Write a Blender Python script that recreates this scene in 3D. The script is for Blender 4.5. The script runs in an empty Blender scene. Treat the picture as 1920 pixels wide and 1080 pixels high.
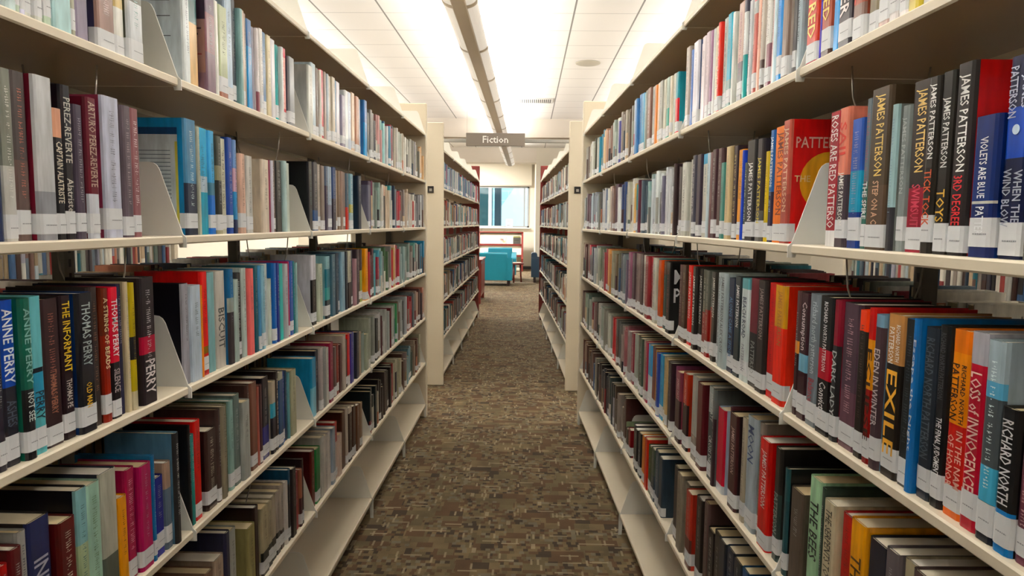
import bpy, math, random
from mathutils import Vector, Matrix
C = bpy.context.scene.collection
sc = bpy.context.scene
PI = math.pi

# ------------------------------------------------------------------ camera
cam_d = bpy.data.cameras.new('camera'); cam = bpy.data.objects.new('camera', cam_d); C.objects.link(cam)
cam_d.sensor_width = 36.0; cam_d.lens = 24.12; cam_d.clip_start = 0.05; cam_d.clip_end = 200
def cam_rot(pitch, yaw, roll):
    cy, sy, cp, sp, cr, sr = math.cos(yaw), math.sin(yaw), math.cos(pitch), math.sin(pitch), math.cos(roll), math.sin(roll)
    f = Vector((-sy*cp, cy*cp, -sp)); r = Vector((cy, sy, 0)); u = r.cross(f)
    r2 = cr*r + sr*u; u2 = -sr*r + cr*u
    return Matrix(((r2.x, u2.x, -f.x), (r2.y, u2.y, -f.y), (r2.z, u2.z, -f.z)))
cam.matrix_world = Matrix.Translation((0, 0, 1.515)) @ cam_rot(0.094475, 0.022551, 0.010821).to_4x4()
sc.camera = cam
sc.view_settings.view_transform = 'Standard'; sc.view_settings.look = 'None'
sc.view_settings.exposure = 1.3; sc.view_settings.gamma = 1.0; sc.view_settings.use_curve_mapping = False

# ------------------------------------------------------------------ daylight outside
w = bpy.data.worlds.new('sky'); sc.world = w; w.use_nodes = True
bg = w.node_tree.nodes['Background']; bg.inputs[0].default_value = (0.88, 0.94, 1.0, 1); bg.inputs[1].default_value = 1.35

LAMP_W = 165.0     # per pendant row
AMB = 1.0
LAMP_COL = (1.0, 0.975, 0.925)
PEND_X = [-0.48 + 2.44*k for k in (-2, -1, 0, 1, 2)]
PEND_Z = 3.07
def area(name, loc, sx, sy, power, col, rot=(0, 0, 0)):
    l = bpy.data.lights.new(name, 'AREA'); l.shape = 'RECTANGLE'; l.size = sx; l.size_y = sy
    l.energy = power; l.color = col
    o = bpy.data.objects.new(name, l); o.location = loc; o.rotation_euler = rot; C.objects.link(o); return o
for i, px in enumerate(PEND_X):      # the tubes inside each pendant trough, shining up at the ceiling
    area('pendant_tube_up', (px, 7.6, PEND_Z+0.02), 0.14, 19.8, LAMP_W, LAMP_COL, (PI, 0, 0))

for i, (x, y) in enumerate([(-4.6, 20.8), (-1.8, 20.8), (4.0, 20.8), (-4.6, 16.2), (-3.0, 20.8)]):  # unseen fill lights added to brighten the lounge end, not real ceiling panels
    area('lounge_added_fill', (x, y, 3.50), 1.1, .5, 80, LAMP_COL)
# ------------------------------------------------------------------ materials
MATS = {}
def lin(c):
    return tuple((x/12.92 if x <= 0.04045 else ((x+0.055)/1.055)**2.4) for x in c)
def hexc(h):
    if len(h) == 3: h = ''.join(a+a for a in h)
    return lin(tuple(int(h[i:i+2], 16)/255 for i in (0, 2, 4)))
def mat(name, col, rough=0.5, metal=0.0, noise=0.0, nscale=20, emit=0, bump=0.0, coat=0.0, coat_r=0.1):
    if name in MATS: return MATS[name]
    m = bpy.data.materials.new(name); m.use_nodes = True; nt = m.node_tree; b = nt.nodes['Principled BSDF']
    if isinstance(col, str): col = hexc(col)
    b.inputs['Base Color'].default_value = (*col, 1); b.inputs['Roughness'].default_value = rough
    b.inputs['Metallic'].default_value = metal
    if coat: b.inputs['Coat Weight'].default_value = coat; b.inputs['Coat Roughness'].default_value = coat_r
    if emit:
        b.inputs['Emission Color'].default_value = (*col, 1); b.inputs['Emission Strength'].default_value = emit
    if noise or bump:
        tc = nt.nodes.new('ShaderNodeTexCoord'); n = nt.nodes.new('ShaderNodeTexNoise'); n.inputs['Scale'].default_value = nscale; n.inputs['Detail'].default_value = 4
        nt.links.new(tc.outputs['Object'], n.inputs['Vector'])
        if noise:
            hs = nt.nodes.new('ShaderNodeMix'); hs.data_type = 'RGBA'; hs.blend_type = 'MULTIPLY'
            r = nt.nodes.new('ShaderNodeMapRange'); r.inputs['To Min'].default_value = 1-noise; r.inputs['To Max'].default_value = 1+noise
            nt.links.new(n.outputs['Fac'], r.inputs['Value'])
            hs.inputs[0].default_value = 1.0; hs.inputs['A'].default_value = (*col, 1)
            nt.links.new(r.outputs[0], hs.inputs['B']); nt.links.new(hs.outputs['Result'], b.inputs['Base Color'])
        if bump:
            bp = nt.nodes.new('ShaderNodeBump'); bp.inputs['Strength'].default_value = bump; bp.inputs['Distance'].default_value = 0.002
            nt.links.new(n.outputs['Fac'], bp.inputs['Height']); nt.links.new(bp.outputs[0], b.inputs['Normal'])
    MATS[name] = m; return m
def attr_mat(name, rough, coat, noise, stretch=(60, 60, 12), coat_r=0.12):
    m = bpy.data.materials.new(name); m.use_nodes = True; nt = m.node_tree; b = nt.nodes['Principled BSDF']
    a = nt.nodes.new('ShaderNodeAttribute'); a.attribute_name = 'col'
    b.inputs['Roughness'].default_value = rough; b.inputs['Specular IOR Level'].default_value = 0.3; b.inputs['Coat Weight'].default_value = coat; b.inputs['Coat Roughness'].default_value = coat_r
    geo = nt.nodes.new('ShaderNodeNewGeometry'); mp = nt.nodes.new('ShaderNodeMapping'); mp.inputs['Scale'].default_value = stretch
    n = nt.nodes.new('ShaderNodeTexNoise'); n.inputs['Scale'].default_value = 1.0; n.inputs['Detail'].default_value = 3
    nt.links.new(geo.outputs['Position'], mp.inputs[0]); nt.links.new(mp.outputs[0], n.inputs['Vector'])
    r = nt.nodes.new('ShaderNodeMapRange'); r.inputs['From Min'].default_value = .3; r.inputs['From Max'].default_value = .7
    r.inputs['To Min'].default_value = 1-noise; r.inputs['To Max'].default_value = 1+noise
    nt.links.new(n.outputs['Fac'], r.inputs['Value'])
    mx = nt.nodes.new('ShaderNodeMix'); mx.data_type = 'RGBA'; mx.blend_type = 'MULTIPLY'; mx.inputs[0].default_value = 1
    nt.links.new(a.outputs['Color'], mx.inputs['A']); nt.links.new(r.outputs[0], mx.inputs['B']); nt.links.new(mx.outputs['Result'], b.inputs['Base Color'])
    return m
M_COVER = attr_mat('jacket_paper_under_clear_film', 0.40, 0.38, 0.20, coat_r=0.10)
M_PAGES = attr_mat('page_edges', 0.9, 0.0, 0.10, (20, 20, 60))
M_LABEL = attr_mat('label_paper', 0.55, 0.15, 0.03)
BOOKM = [M_COVER, M_PAGES, M_LABEL]
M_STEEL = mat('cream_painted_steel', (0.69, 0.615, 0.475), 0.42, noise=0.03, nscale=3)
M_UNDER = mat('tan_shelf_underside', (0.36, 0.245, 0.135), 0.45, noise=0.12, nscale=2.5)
M_PLATE = mat('pale_plate_steel', (0.74, 0.74, 0.69), 0.45, noise=0.03, nscale=3)
M_POST = mat('dark_slotted_steel', (0.16, 0.145, 0.125), 0.5, noise=0.1, nscale=30)
M_WIRE = mat('bare_wire', (0.45, 0.42, 0.38), 0.35, 0.6)
M_REDWOOD = mat('red_stained_wood', (0.19, 0.014, 0.009), 0.45, noise=0.25, nscale=8, coat=0.3)
M_BLACK = mat('black_plastic', (0.015, 0.013, 0.012), 0.4)

# ------------------------------------------------------------------ helpers
def link(name, me, parent=None, mats=()):
    o = bpy.data.objects.new(name, me); C.objects.link(o)
    for m in mats: me.materials.append(m)
    if parent is not None: o.parent = parent
    return o
def tag(o, label=None, cat=None, group=None, kind=None):
    if label: o['label'] = label
    if cat: o['category'] = cat
    if group: o['group'] = group
    if kind: o['kind'] = kind
    return o
def empty(name, loc=(0, 0, 0), rz=0, parent=None):
    o = bpy.data.objects.new(name, None); C.objects.link(o); o.location = loc; o.rotation_euler = (0, 0, rz); o.empty_display_size = 0.1
    if parent is not None: o.parent = parent
    return o
class MB:
    def __init__(s): s.v = []; s.f = []; s.c = []; s.m = []; s.smooth = []
    def add(s, vs, fs, col=(1, 1, 1), mi=0, T=None, smooth=False):
        b = len(s.v)
        s.v += [tuple(T @ Vector(p)) for p in vs] if T is not None else [tuple(p) for p in vs]
        for f in fs:
            s.f.append(tuple(b+i for i in f)); s.c.append(col); s.m.append(mi); s.smooth.append(smooth)
    def box(s, x0, x1, y0, y1, z0, z1, col=(1, 1, 1), mi=0, T=None):
        vs = [(x0, y0, z0), (x1, y0, z0), (x1, y1, z0), (x0, y1, z0), (x0, y0, z1), (x1, y0, z1), (x1, y1, z1), (x0, y1, z1)]
        s.add(vs, [(0, 3, 2, 1), (4, 5, 6, 7), (0, 1, 5, 4), (1, 2, 6, 5), (2, 3, 7, 6), (3, 0, 4, 7)], col, mi, T)
    def rbox(s, x0, x1, y0, y1, z0, z1, r, col=(1, 1, 1), mi=0, T=None):
        """box with every edge bevelled once"""
        vs = []; r = min(r, (x1-x0)/2.01, (y1-y0)/2.01, (z1-z0)/2.01)
        import itertools
        idx = {}
        for ix, iy, iz in itertools.product((0, 1), repeat=3):
            X, Y, Z = (x0, x1)[ix], (y0, y1)[iy], (z0, z1)[iz]; sx, sy, sz = (1, -1)[ix], (1, -1)[iy], (1, -1)[iz]
            for a, p in enumerate(((X, Y+sy*r, Z+sz*r), (X+sx*r, Y, Z+sz*r), (X+sx*r, Y+sy*r, Z))):
                idx[(ix, iy, iz, a)] = len(vs); vs.append(p)
        fs = []
        for a in range(3):      # faces
            o = [k for k in range(3) if k != a]
            for v in (0, 1):
                q = []
                for (p, t) in ((0, 0), (1, 0), (1, 1), (0, 1)):
                    k = [0, 0, 0]; k[a] = v; k[o[0]] = p; k[o[1]] = t; q.append(idx[(*k, a)])
                fs.append(q)
        for a in range(3):      # edges along axis a
            o = [k for k in range(3) if k != a]
            for p in (0, 1):
                for t in (0, 1):
                    k0 = [0, 0, 0]; k0[o[0]] = p; k0[o[1]] = t; k1 = list(k0); k1[a] = 1
                    fs.append([idx[(*k0, o[0])], idx[(*k1, o[0])], idx[(*k1, o[1])], idx[(*k0, o[1])]])
        for k in itertools.product((0, 1), repeat=3): fs.append([idx[(*k, 0)], idx[(*k, 1)], idx[(*k, 2)]])
        c = Vector(((x0+x1)/2, (y0+y1)/2, (z0+z1)/2)); out = []
        for f in fs:
            P = [Vector(vs[i]) for i in f]; n = (P[1]-P[0]).cross(P[2]-P[0]); m_ = sum(P, Vector())/len(P)
            out.append(f if n.dot(m_-c) > 0 else f[::-1])
        s.add(vs, out, col, mi, T)
    def prism(s, pts, h0, h1, axis='x', col=(1, 1, 1), mi=0, T=None, smooth=False):
        """closed outline pts in the two other axes, from h0 to h1 along axis"""
        n = len(pts)
        def P(a, b, h): return (h, a, b) if axis == 'x' else ((a, h, b) if axis == 'y' else (a, b, h))
        vs = [P(a, b, h0) for a, b in pts]+[P(a, b, h1) for a, b in pts]
        s.add(vs, [tuple(range(n))[::-1], tuple(range(n, 2*n))], col, mi, T)
        s.add(vs, [(i, (i+1) % n, n+(i+1) % n, n+i) for i in range(n)], col, mi, T, smooth)
    def tube(s, pts, r, n=6, col=(1, 1, 1), mi=0, T=None):
        pts = [Vector(p) for p in pts]; vs = []; fs = []
        for i, p in enumerate(pts):
            d = (pts[min(i+1, len(pts)-1)]-pts[max(i-1, 0)]).normalized()
            a = d.cross(Vector((0, 0, 1)) if abs(d.z) < .9 else Vector((1, 0, 0))).normalized(); b = d.cross(a)
            vs += [tuple(p+r*(math.cos(2*PI*k/n)*a+math.sin(2*PI*k/n)*b)) for k in range(n)]
        for i in range(len(pts)-1):
            fs += [(i*n+k, i*n+(k+1) % n, (i+1)*n+(k+1) % n, (i+1)*n+k) for k in range(n)]
        fs += [tuple(range(n))[::-1], tuple(range((len(pts)-1)*n, len(pts)*n))]
        s.add(vs, fs, col, mi, T, True)
    def lathe(s, prof, n=24, T=None, col=(1, 1, 1), mi=0):
        vs = []; fs = []
        for r, z in prof: vs += [(r*math.cos(2*PI*k/n), r*math.sin(2*PI*k/n), z) for k in range(n)]
        for i in range(len(prof)-1): fs += [(i*n+k, i*n+(k+1) % n, (i+1)*n+(k+1) % n, (i+1)*n+k) for k in range(n)]
        fs += [tuple(range(n))[::-1], tuple(range((len(prof)-1)*n, len(prof)*n))]
        s.add(vs, fs, col, mi, T, True)
    def mesh(s, name, colours=False):
        me = bpy.data.meshes.new(name); me.from_pydata(s.v, [], s.f)
        me.polygons.foreach_set('material_index', s.m); me.polygons.foreach_set('use_smooth', s.smooth)
        if colours:
            at = me.color_attributes.new('col', 'FLOAT_COLOR', 'CORNER'); buf = []
            for f, c in zip(s.f, s.c): buf += [c[0], c[1], c[2], 1.0]*len(f)
            at.data.foreach_set('color', buf)
        me.update(); return me
    def build(s, name, mats, parent=None, loc=None, rz=0, colours=False):
        o = link(name, s.mesh(name, colours), parent, mats if isinstance(mats, (list, tuple)) else (mats,))
        if loc is not None: o.location = loc; o.rotation_euler = (0, 0, rz)
        return o

# ------------------------------------------------------------------ room shell
H = 3.52
def structure(name, mb, m): return tag(mb.build(name, m), kind='structure')
def carpet():
    m = bpy.data.materials.new('woven_mosaic_carpet'); m.use_nodes = True; nt = m.node_tree; b = nt.nodes['Principled BSDF']; N = nt.nodes.new; L = nt.links.new
    b.inputs['Roughness'].default_value = 0.95
    tc = N('ShaderNodeTexCoord')
    nz = N('ShaderNodeTexNoise'); nz.inputs['Scale'].default_value = 7; nz.inputs['Detail'].default_value = 2; L(tc.outputs['Object'], nz.inputs['Vector'])
    def cells(sx, sy, off, row=0.0):
        mp = N('ShaderNodeMapping'); mp.inputs['Scale'].default_value = (1/sx, 1/sy, 0); mp.inputs['Location'].default_value = (off, off*1.7, 0)
        L(tc.outputs['Object'], mp.inputs[0])
        fl = N('ShaderNodeVectorMath'); fl.operation = 'FLOOR'
        # shift each row by a random amount so that patches do not line up
        sp = N('ShaderNodeSeparateXYZ'); L(mp.outputs[0], sp.inputs[0])
        fy = N('ShaderNodeMath'); fy.operation = 'FLOOR'; L(sp.outputs['Y'], fy.inputs[0])
        wn = N('ShaderNodeTexWhiteNoise'); wn.noise_dimensions = '1D'; L(fy.outputs[0], wn.inputs['W'])
        ad = N('ShaderNodeMath'); ad.operation = 'MULTIPLY_ADD'; L(wn.outputs['Value'], ad.inputs[0]); ad.inputs[1].default_value = 9.0; L(sp.outputs['X'], ad.inputs[2])
        cb = N('ShaderNodeCombineXYZ'); L(ad.outputs[0], cb.inputs['X']); L(sp.outputs['Y'], cb.inputs['Y']); L(cb.outputs[0], fl.inputs[0])
        w2 = N('ShaderNodeTexWhiteNoise'); w2.noise_dimensions = '3D'; L(fl.outputs[0], w2.inputs['Vector'])
        return w2
    def ramp(src, stops):
        r = N('ShaderNodeValToRGB'); r.color_ramp.interpolation = 'CONSTANT'; e = r.color_ramp.elements
        e[0].position = 0; e[0].color = (*stops[0][1], 1); e[1].position = stops[1][0]; e[1].color = (*stops[1][1], 1)
        for p, c in stops[2:]: k = e.new(p); k.color = (*c, 1)
        L(src, r.inputs[0]); return r
    tan, olive, brown, dark, light, grey = (0.170, 0.120, 0.058), (0.132, 0.100, 0.048), (0.108, 0.060, 0.027), (0.054, 0.035, 0.019), (0.32, 0.265, 0.165), (0.165, 0.138, 0.090)
    a = ramp(cells(.075, .060, 0).outputs['Value'], [(0, brown), (.25, olive), (.42, tan), (.62, brown), (.84, dark), (.93, olive)])
    c = ramp(cells(.022, .026, 3.3).outputs['Value'], [(0, brown), (.2, tan), (.48, dark), (.62, olive), (.85, grey)])
    mk = ramp(cells(.10, .11, 7.1).outputs['Value'], [(0, (0, 0, 0)), (.42, (1, 1, 1))])
    mx = N('ShaderNodeMix'); mx.data_type = 'RGBA'; L(mk.outputs[0], mx.inputs[0]); L(a.outputs[0], mx.inputs['A']); L(c.outputs[0], mx.inputs['B'])
    f1 = ramp(cells(.085, .011, 11.3).outputs['Value'], [(0, (0, 0, 0)), (.965, (.75, .75, .75))])
    f2 = ramp(cells(.010, .050, 17.9).outputs['Value'], [(0, (0, 0, 0)), (.955, (.7, .7, .7))])
    m1 = N('ShaderNodeMix'); m1.data_type = 'RGBA'; L(f1.outputs[0], m1.inputs[0]); L(mx.outputs['Result'], m1.inputs['A']); m1.inputs['B'].default_value = (*light, 1)
    m2 = N('ShaderNodeMix'); m2.data_type = 'RGBA'; L(f2.outputs[0], m2.inputs[0]); L(m1.outputs['Result'], m2.inputs['A']); m2.inputs['B'].default_value = (*light, 1)
    # thread noise
    mp = N('ShaderNodeMapping'); mp.inputs['Scale'].default_value = (700, 220, 1); L(tc.outputs['Object'], mp.inputs[0])
    n2 = N('ShaderNodeTexNoise'); n2.inputs['Scale'].default_value = 1; L(mp.outputs[0], n2.inputs['Vector'])
    ad = N('ShaderNodeMath'); ad.operation = 'ADD'; L(nz.outputs['Fac'], ad.inputs[0]); L(n2.outputs['Fac'], ad.inputs[1])
    mr = N('ShaderNodeMapRange'); mr.inputs['From Min'].default_value = .6; mr.inputs['From Max'].default_value = 1.4; mr.inputs['To Min'].default_value = .55; mr.inputs['To Max'].default_value = 1.45; L(ad.outputs[0], mr.inputs['Value'])
    m3 = N('ShaderNodeMix'); m3.data_type = 'RGBA'; m3.blend_type = 'MULTIPLY'; m3.inputs[0].default_value = 1; L(m2.outputs['Result'], m3.inputs['A']); L(mr.outputs[0], m3.inputs['B'])
    L(m3.outputs['Result'], b.inputs['Base Color'])
    bp = N('ShaderNodeBump'); bp.inputs['Strength'].default_value = .4; bp.inputs['Distance'].default_value = .002; L(n2.outputs['Fac'], bp.inputs['Height']); L(bp.outputs[0], b.inputs['Normal'])
    return m
def tiles():
    m = bpy.data.materials.new('ceiling_tile_grid'); m.use_nodes = True; nt = m.node_tree; b = nt.nodes['Principled BSDF']; N = nt.nodes.new; L = nt.links.new
    b.inputs['Roughness'].default_value = 0.9
    tc = N('ShaderNodeTexCoord'); sp = N('ShaderNodeSeparateXYZ'); L(tc.outputs['Object'], sp.inputs[0])
    def line(out, off, half, pitch=.61):
        a = N('ShaderNodeMath'); a.operation = 'SUBTRACT'; L(out, a.inputs[0]); a.inputs[1].default_value = off-50*pitch
        q = N('ShaderNodeMath'); q.operation = 'MODULO'; L(a.outputs[0], q.inputs[0]); q.inputs[1].default_value = pitch
        c = N('ShaderNodeMath'); c.operation = 'COMPARE'; L(q.outputs[0], c.inputs[0]); c.inputs[1].default_value = half; c.inputs[2].default_value = half
        return c
    lx = line(sp.outputs['X'], .405, .0085); ly = line(sp.outputs['Y'], 6.80, .004, .595)
    ml = N('ShaderNodeMath'); ml.operation = 'MULTIPLY'; L(ly.outputs[0], ml.inputs[0]); ml.inputs[1].default_value = .8
    mxm = N('ShaderNodeMath'); mxm.operation = 'MAXIMUM'; L(lx.outputs[0], mxm.inputs[0]); L(ml.outputs[0], mxm.inputs[1])
    mx = N('ShaderNodeMix'); mx.data_type = 'RGBA'; L(mxm.outputs[0], mx.inputs[0]); mx.inputs['A'].default_value = (.83, .80, .76, 1); mx.inputs['B'].default_value = (.26, .25, .23, 1)
    L(mx.outputs['Result'], b.inputs['Base Color'])
    n = N('ShaderNodeTexNoise'); n.inputs['Scale'].default_value = 180; L(tc.outputs['Object'], n.inputs['Vector'])
    bp = N('ShaderNodeBump'); bp.inputs['Strength'].default_value = .15; L(n.outputs['Fac'], bp.inputs['Height']); L(bp.outputs[0], b.inputs['Normal'])
    return m
M_WALL = mat('cream_wall_paint', (0.66, 0.61, 0.51), 0.85, noise=0.03, nscale=2)
M_SOFFIT = mat('cream_soffit_paint', (0.66, 0.60, 0.52), 0.85, noise=0.03, nscale=2)
X0, X1, Y0, Y1 = -7.6, 7.6, -6.0, 22.6
mb = MB(); mb.box(X0, X1, Y0, Y1, -.1, 0); structure('floor', mb, carpet())
mb = MB(); mb.box(X0, X1, Y0, Y1, H, H+.1); structure('ceiling', mb, tiles())
mb = MB(); mb.box(X0-.15, X0, Y0, Y1, 0, H); structure('wall_left', mb, M_WALL)
mb = MB(); mb.box(X1, X1+.15, Y0, Y1, 0, H); structure('wall_right', mb, M_WALL)
mb = MB(); mb.box(X0, X1, Y0-.15, Y0, 0, H); structure('wall_back', mb, M_WALL)
WX0, WX1, WZ0, WZ1 = -3.2, 0.02, 1.37, 2.70
mb = MB()
mb.box(X0, WX0, Y1, Y1+.2, 0, H); mb.box(WX1, X1, Y1, Y1+.2, 0, H); mb.box(WX0, WX1, Y1, Y1+.2, 0, WZ0); mb.box(WX0, WX1, Y1, Y1+.2, WZ1, H)
structure('wall_front', mb, M_WALL)
mb = MB(); mb.box(X0, X1, 13.5, 13.95, 3.165, H); structure('trim_1', mb, M_SOFFIT)
mb = MB(); mb.box(X0, .194, 18.6, 19.1, 3.125, H); structure('trim_2', mb, M_SOFFIT)
mb = MB(); mb.box(.195, X1, 18.6, Y1, 0, H); structure('wall_pillar', mb, M_WALL)
mb = MB(); mb.box(X0, .195, Y1-.012, Y1, 0, .10); structure('baseboard_front', mb, mat('dark_vinyl_base', (0.03, 0.03, 0.035), .5))
# window: frame, mullions, glass, sill
wm = mat('grey_window_frame', (0.30, 0.31, 0.31), .4)
t = tag(empty('window_1', (0, Y1, 0)), kind='structure')
mb = MB(); 
for a, b_ in ((WX0, WX0+.05), (WX1-.05, WX1)): mb.box(a, b_, -.02, .14, WZ0, WZ1)
mb.box(WX0, WX1, -.02, .14, WZ0, WZ0+.05); mb.box(WX0, WX1, -.02, .14, WZ1-.05, WZ1)
mb.build('window_frame', wm, t)
mb = MB(); mb.box(-1.31, -1.21, -.02, .14, WZ0+.05, WZ1-.05); mb.build('mullion', mat('pale_mullion', (.55, .56, .55), .4), t)
mb = MB(); mb.box(-.16, -.11, .0, .1, WZ0+.05, WZ1-.05); mb.build('mullion', wm, t)
gm = bpy.data.materials.new('tinted_glass'); gm.use_nodes = True; nt = gm.node_tree; nt.nodes.clear()
o_ = nt.nodes.new('ShaderNodeOutputMaterial'); tr = nt.nodes.new('ShaderNodeBsdfTransparent'); tr.inputs[0].default_value = (.80, .93, .95, 1); gl = nt.nodes.new('ShaderNodeBsdfGlossy'); gl.inputs['Roughness'].default_value = .03
mxs = nt.nodes.new('ShaderNodeMixShader'); mxs.inputs[0].default_value = .06; nt.links.new(tr.outputs[0], mxs.inputs[1]); nt.links.new(gl.outputs[0], mxs.inputs[2]); nt.links.new(mxs.outputs[0], o_.inputs[0])
mb = MB(); mb.box(WX0+.05, WX1-.05, .06, .066, WZ0+.05, WZ1-.05); mb.build('pane', gm, t)
mb = MB(); mb.rbox(WX0-.05, WX1+.05, -.09, 0, WZ0-.04, WZ0, .006); mb.build('window_sill', mat('white_sill', (.7, .68, .62), .4), t)
# roller shade above the window
t = tag(empty('roller_shade', (0, Y1-.012, 0)), 'cream roller shade pulled down over the top of the far window', 'blind')
mb = MB(); mb.box(-3.2, .10, -.065, -.06, 2.74, 3.46); mb.build('shade_cloth', mat('shade_cloth', (.60, .55, .45), .8), t)
mb = MB(); mb.rbox(-3.2, .10, -.075, -.05, 2.70, 2.74, .008); mb.build('bottom_bar', mat('shade_bar', (.35, .31, .25), .5), t)
mb = MB(); mb.rbox(-3.25, .15, -.12, 0, 3.44, 3.519, .008); mb.build('housing', mat('shade_housing', (.42, .37, .29), .5), t)
# outside: courtyard building seen through the window
def facade_mat():
    m = bpy.data.materials.new('blue_glass_facade'); m.use_nodes = True; nt = m.node_tree; b = nt.nodes['Principled BSDF']
    tc = nt.nodes.new('ShaderNodeTexCoord'); mp = nt.nodes.new('ShaderNodeMapping'); mp.inputs['Rotation'].default_value = (PI/2, 0, 0); br = nt.nodes.new('ShaderNodeTexBrick')
    br.offset = 0.5; br.inputs['Scale'].default_value = 1.0; br.inputs['Brick Width'].default_value = .9; br.inputs['Row Height'].default_value = .42; br.inputs['Mortar Size'].default_value = .018
    br.inputs['Color1'].default_value = (.50, .68, .74, 1); br.inputs['Color2'].default_value = (.58, .74, .80, 1); br.inputs['Mortar'].default_value = (.80, .88, .92, 1)
    nt.links.new(tc.outputs['Object'], mp.inputs[0]); nt.links.new(mp.outputs[0], br.inputs['Vector']); nt.links.new(br.outputs['Color'], b.inputs['Base Color']); b.inputs['Roughness'].default_value = .35
    return m
mb = MB(); mb.box(-14, 14, 24, 50, -.6, -.5); tag(mb.build('courtyard_paving', mat('pale_paving', (.55, .55, .52), .9)), kind='structure')
t = tag(empty('courtyard_building', (0, 31, 0)), 'pale blue building wall seen through the far window', 'building')
mb = MB(); mb.box(-9, 6, 0, 1.0, -.5, 9); mb.build('wall', facade_mat(), t)
mb = MB()
mb.prism([(-1.30, -.5), (.05, -.5), (.12, 2.0), (-.05, 2.9), (-.15, 6.0), (-.42, 6.0), (-.55, 3.1), (-1.25, 2.1)], -.6, -.45, 'y')
cs = mb.build('canvas_sail', mat('white_canvas', (.92, .92, .92), .8), None, (0, 30.2, 0))
tag(cs, 'tall white canvas sail outside the far window', 'awning')
mb = MB(); mb.rbox(-2.9, -1.40, 0, .5, -.5, 6, .03); c_ = mb.build('courtyard_column', mat('teal_column', (.015, .075, .085), .5), None, (0, 26.5, 0)); tag(c_, 'dark teal column outside the far window', 'column')
mb = MB(); mb.rbox(-1.30, -1.05, 0, .4, -.5, 6, .03); c_ = mb.build('courtyard_column', mat('slate_column', (.02, .04, .055), .5), None, (0, 26.5, 0)); tag(c_, 'dark slate column outside, beside the pale mullion', 'column')
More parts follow.
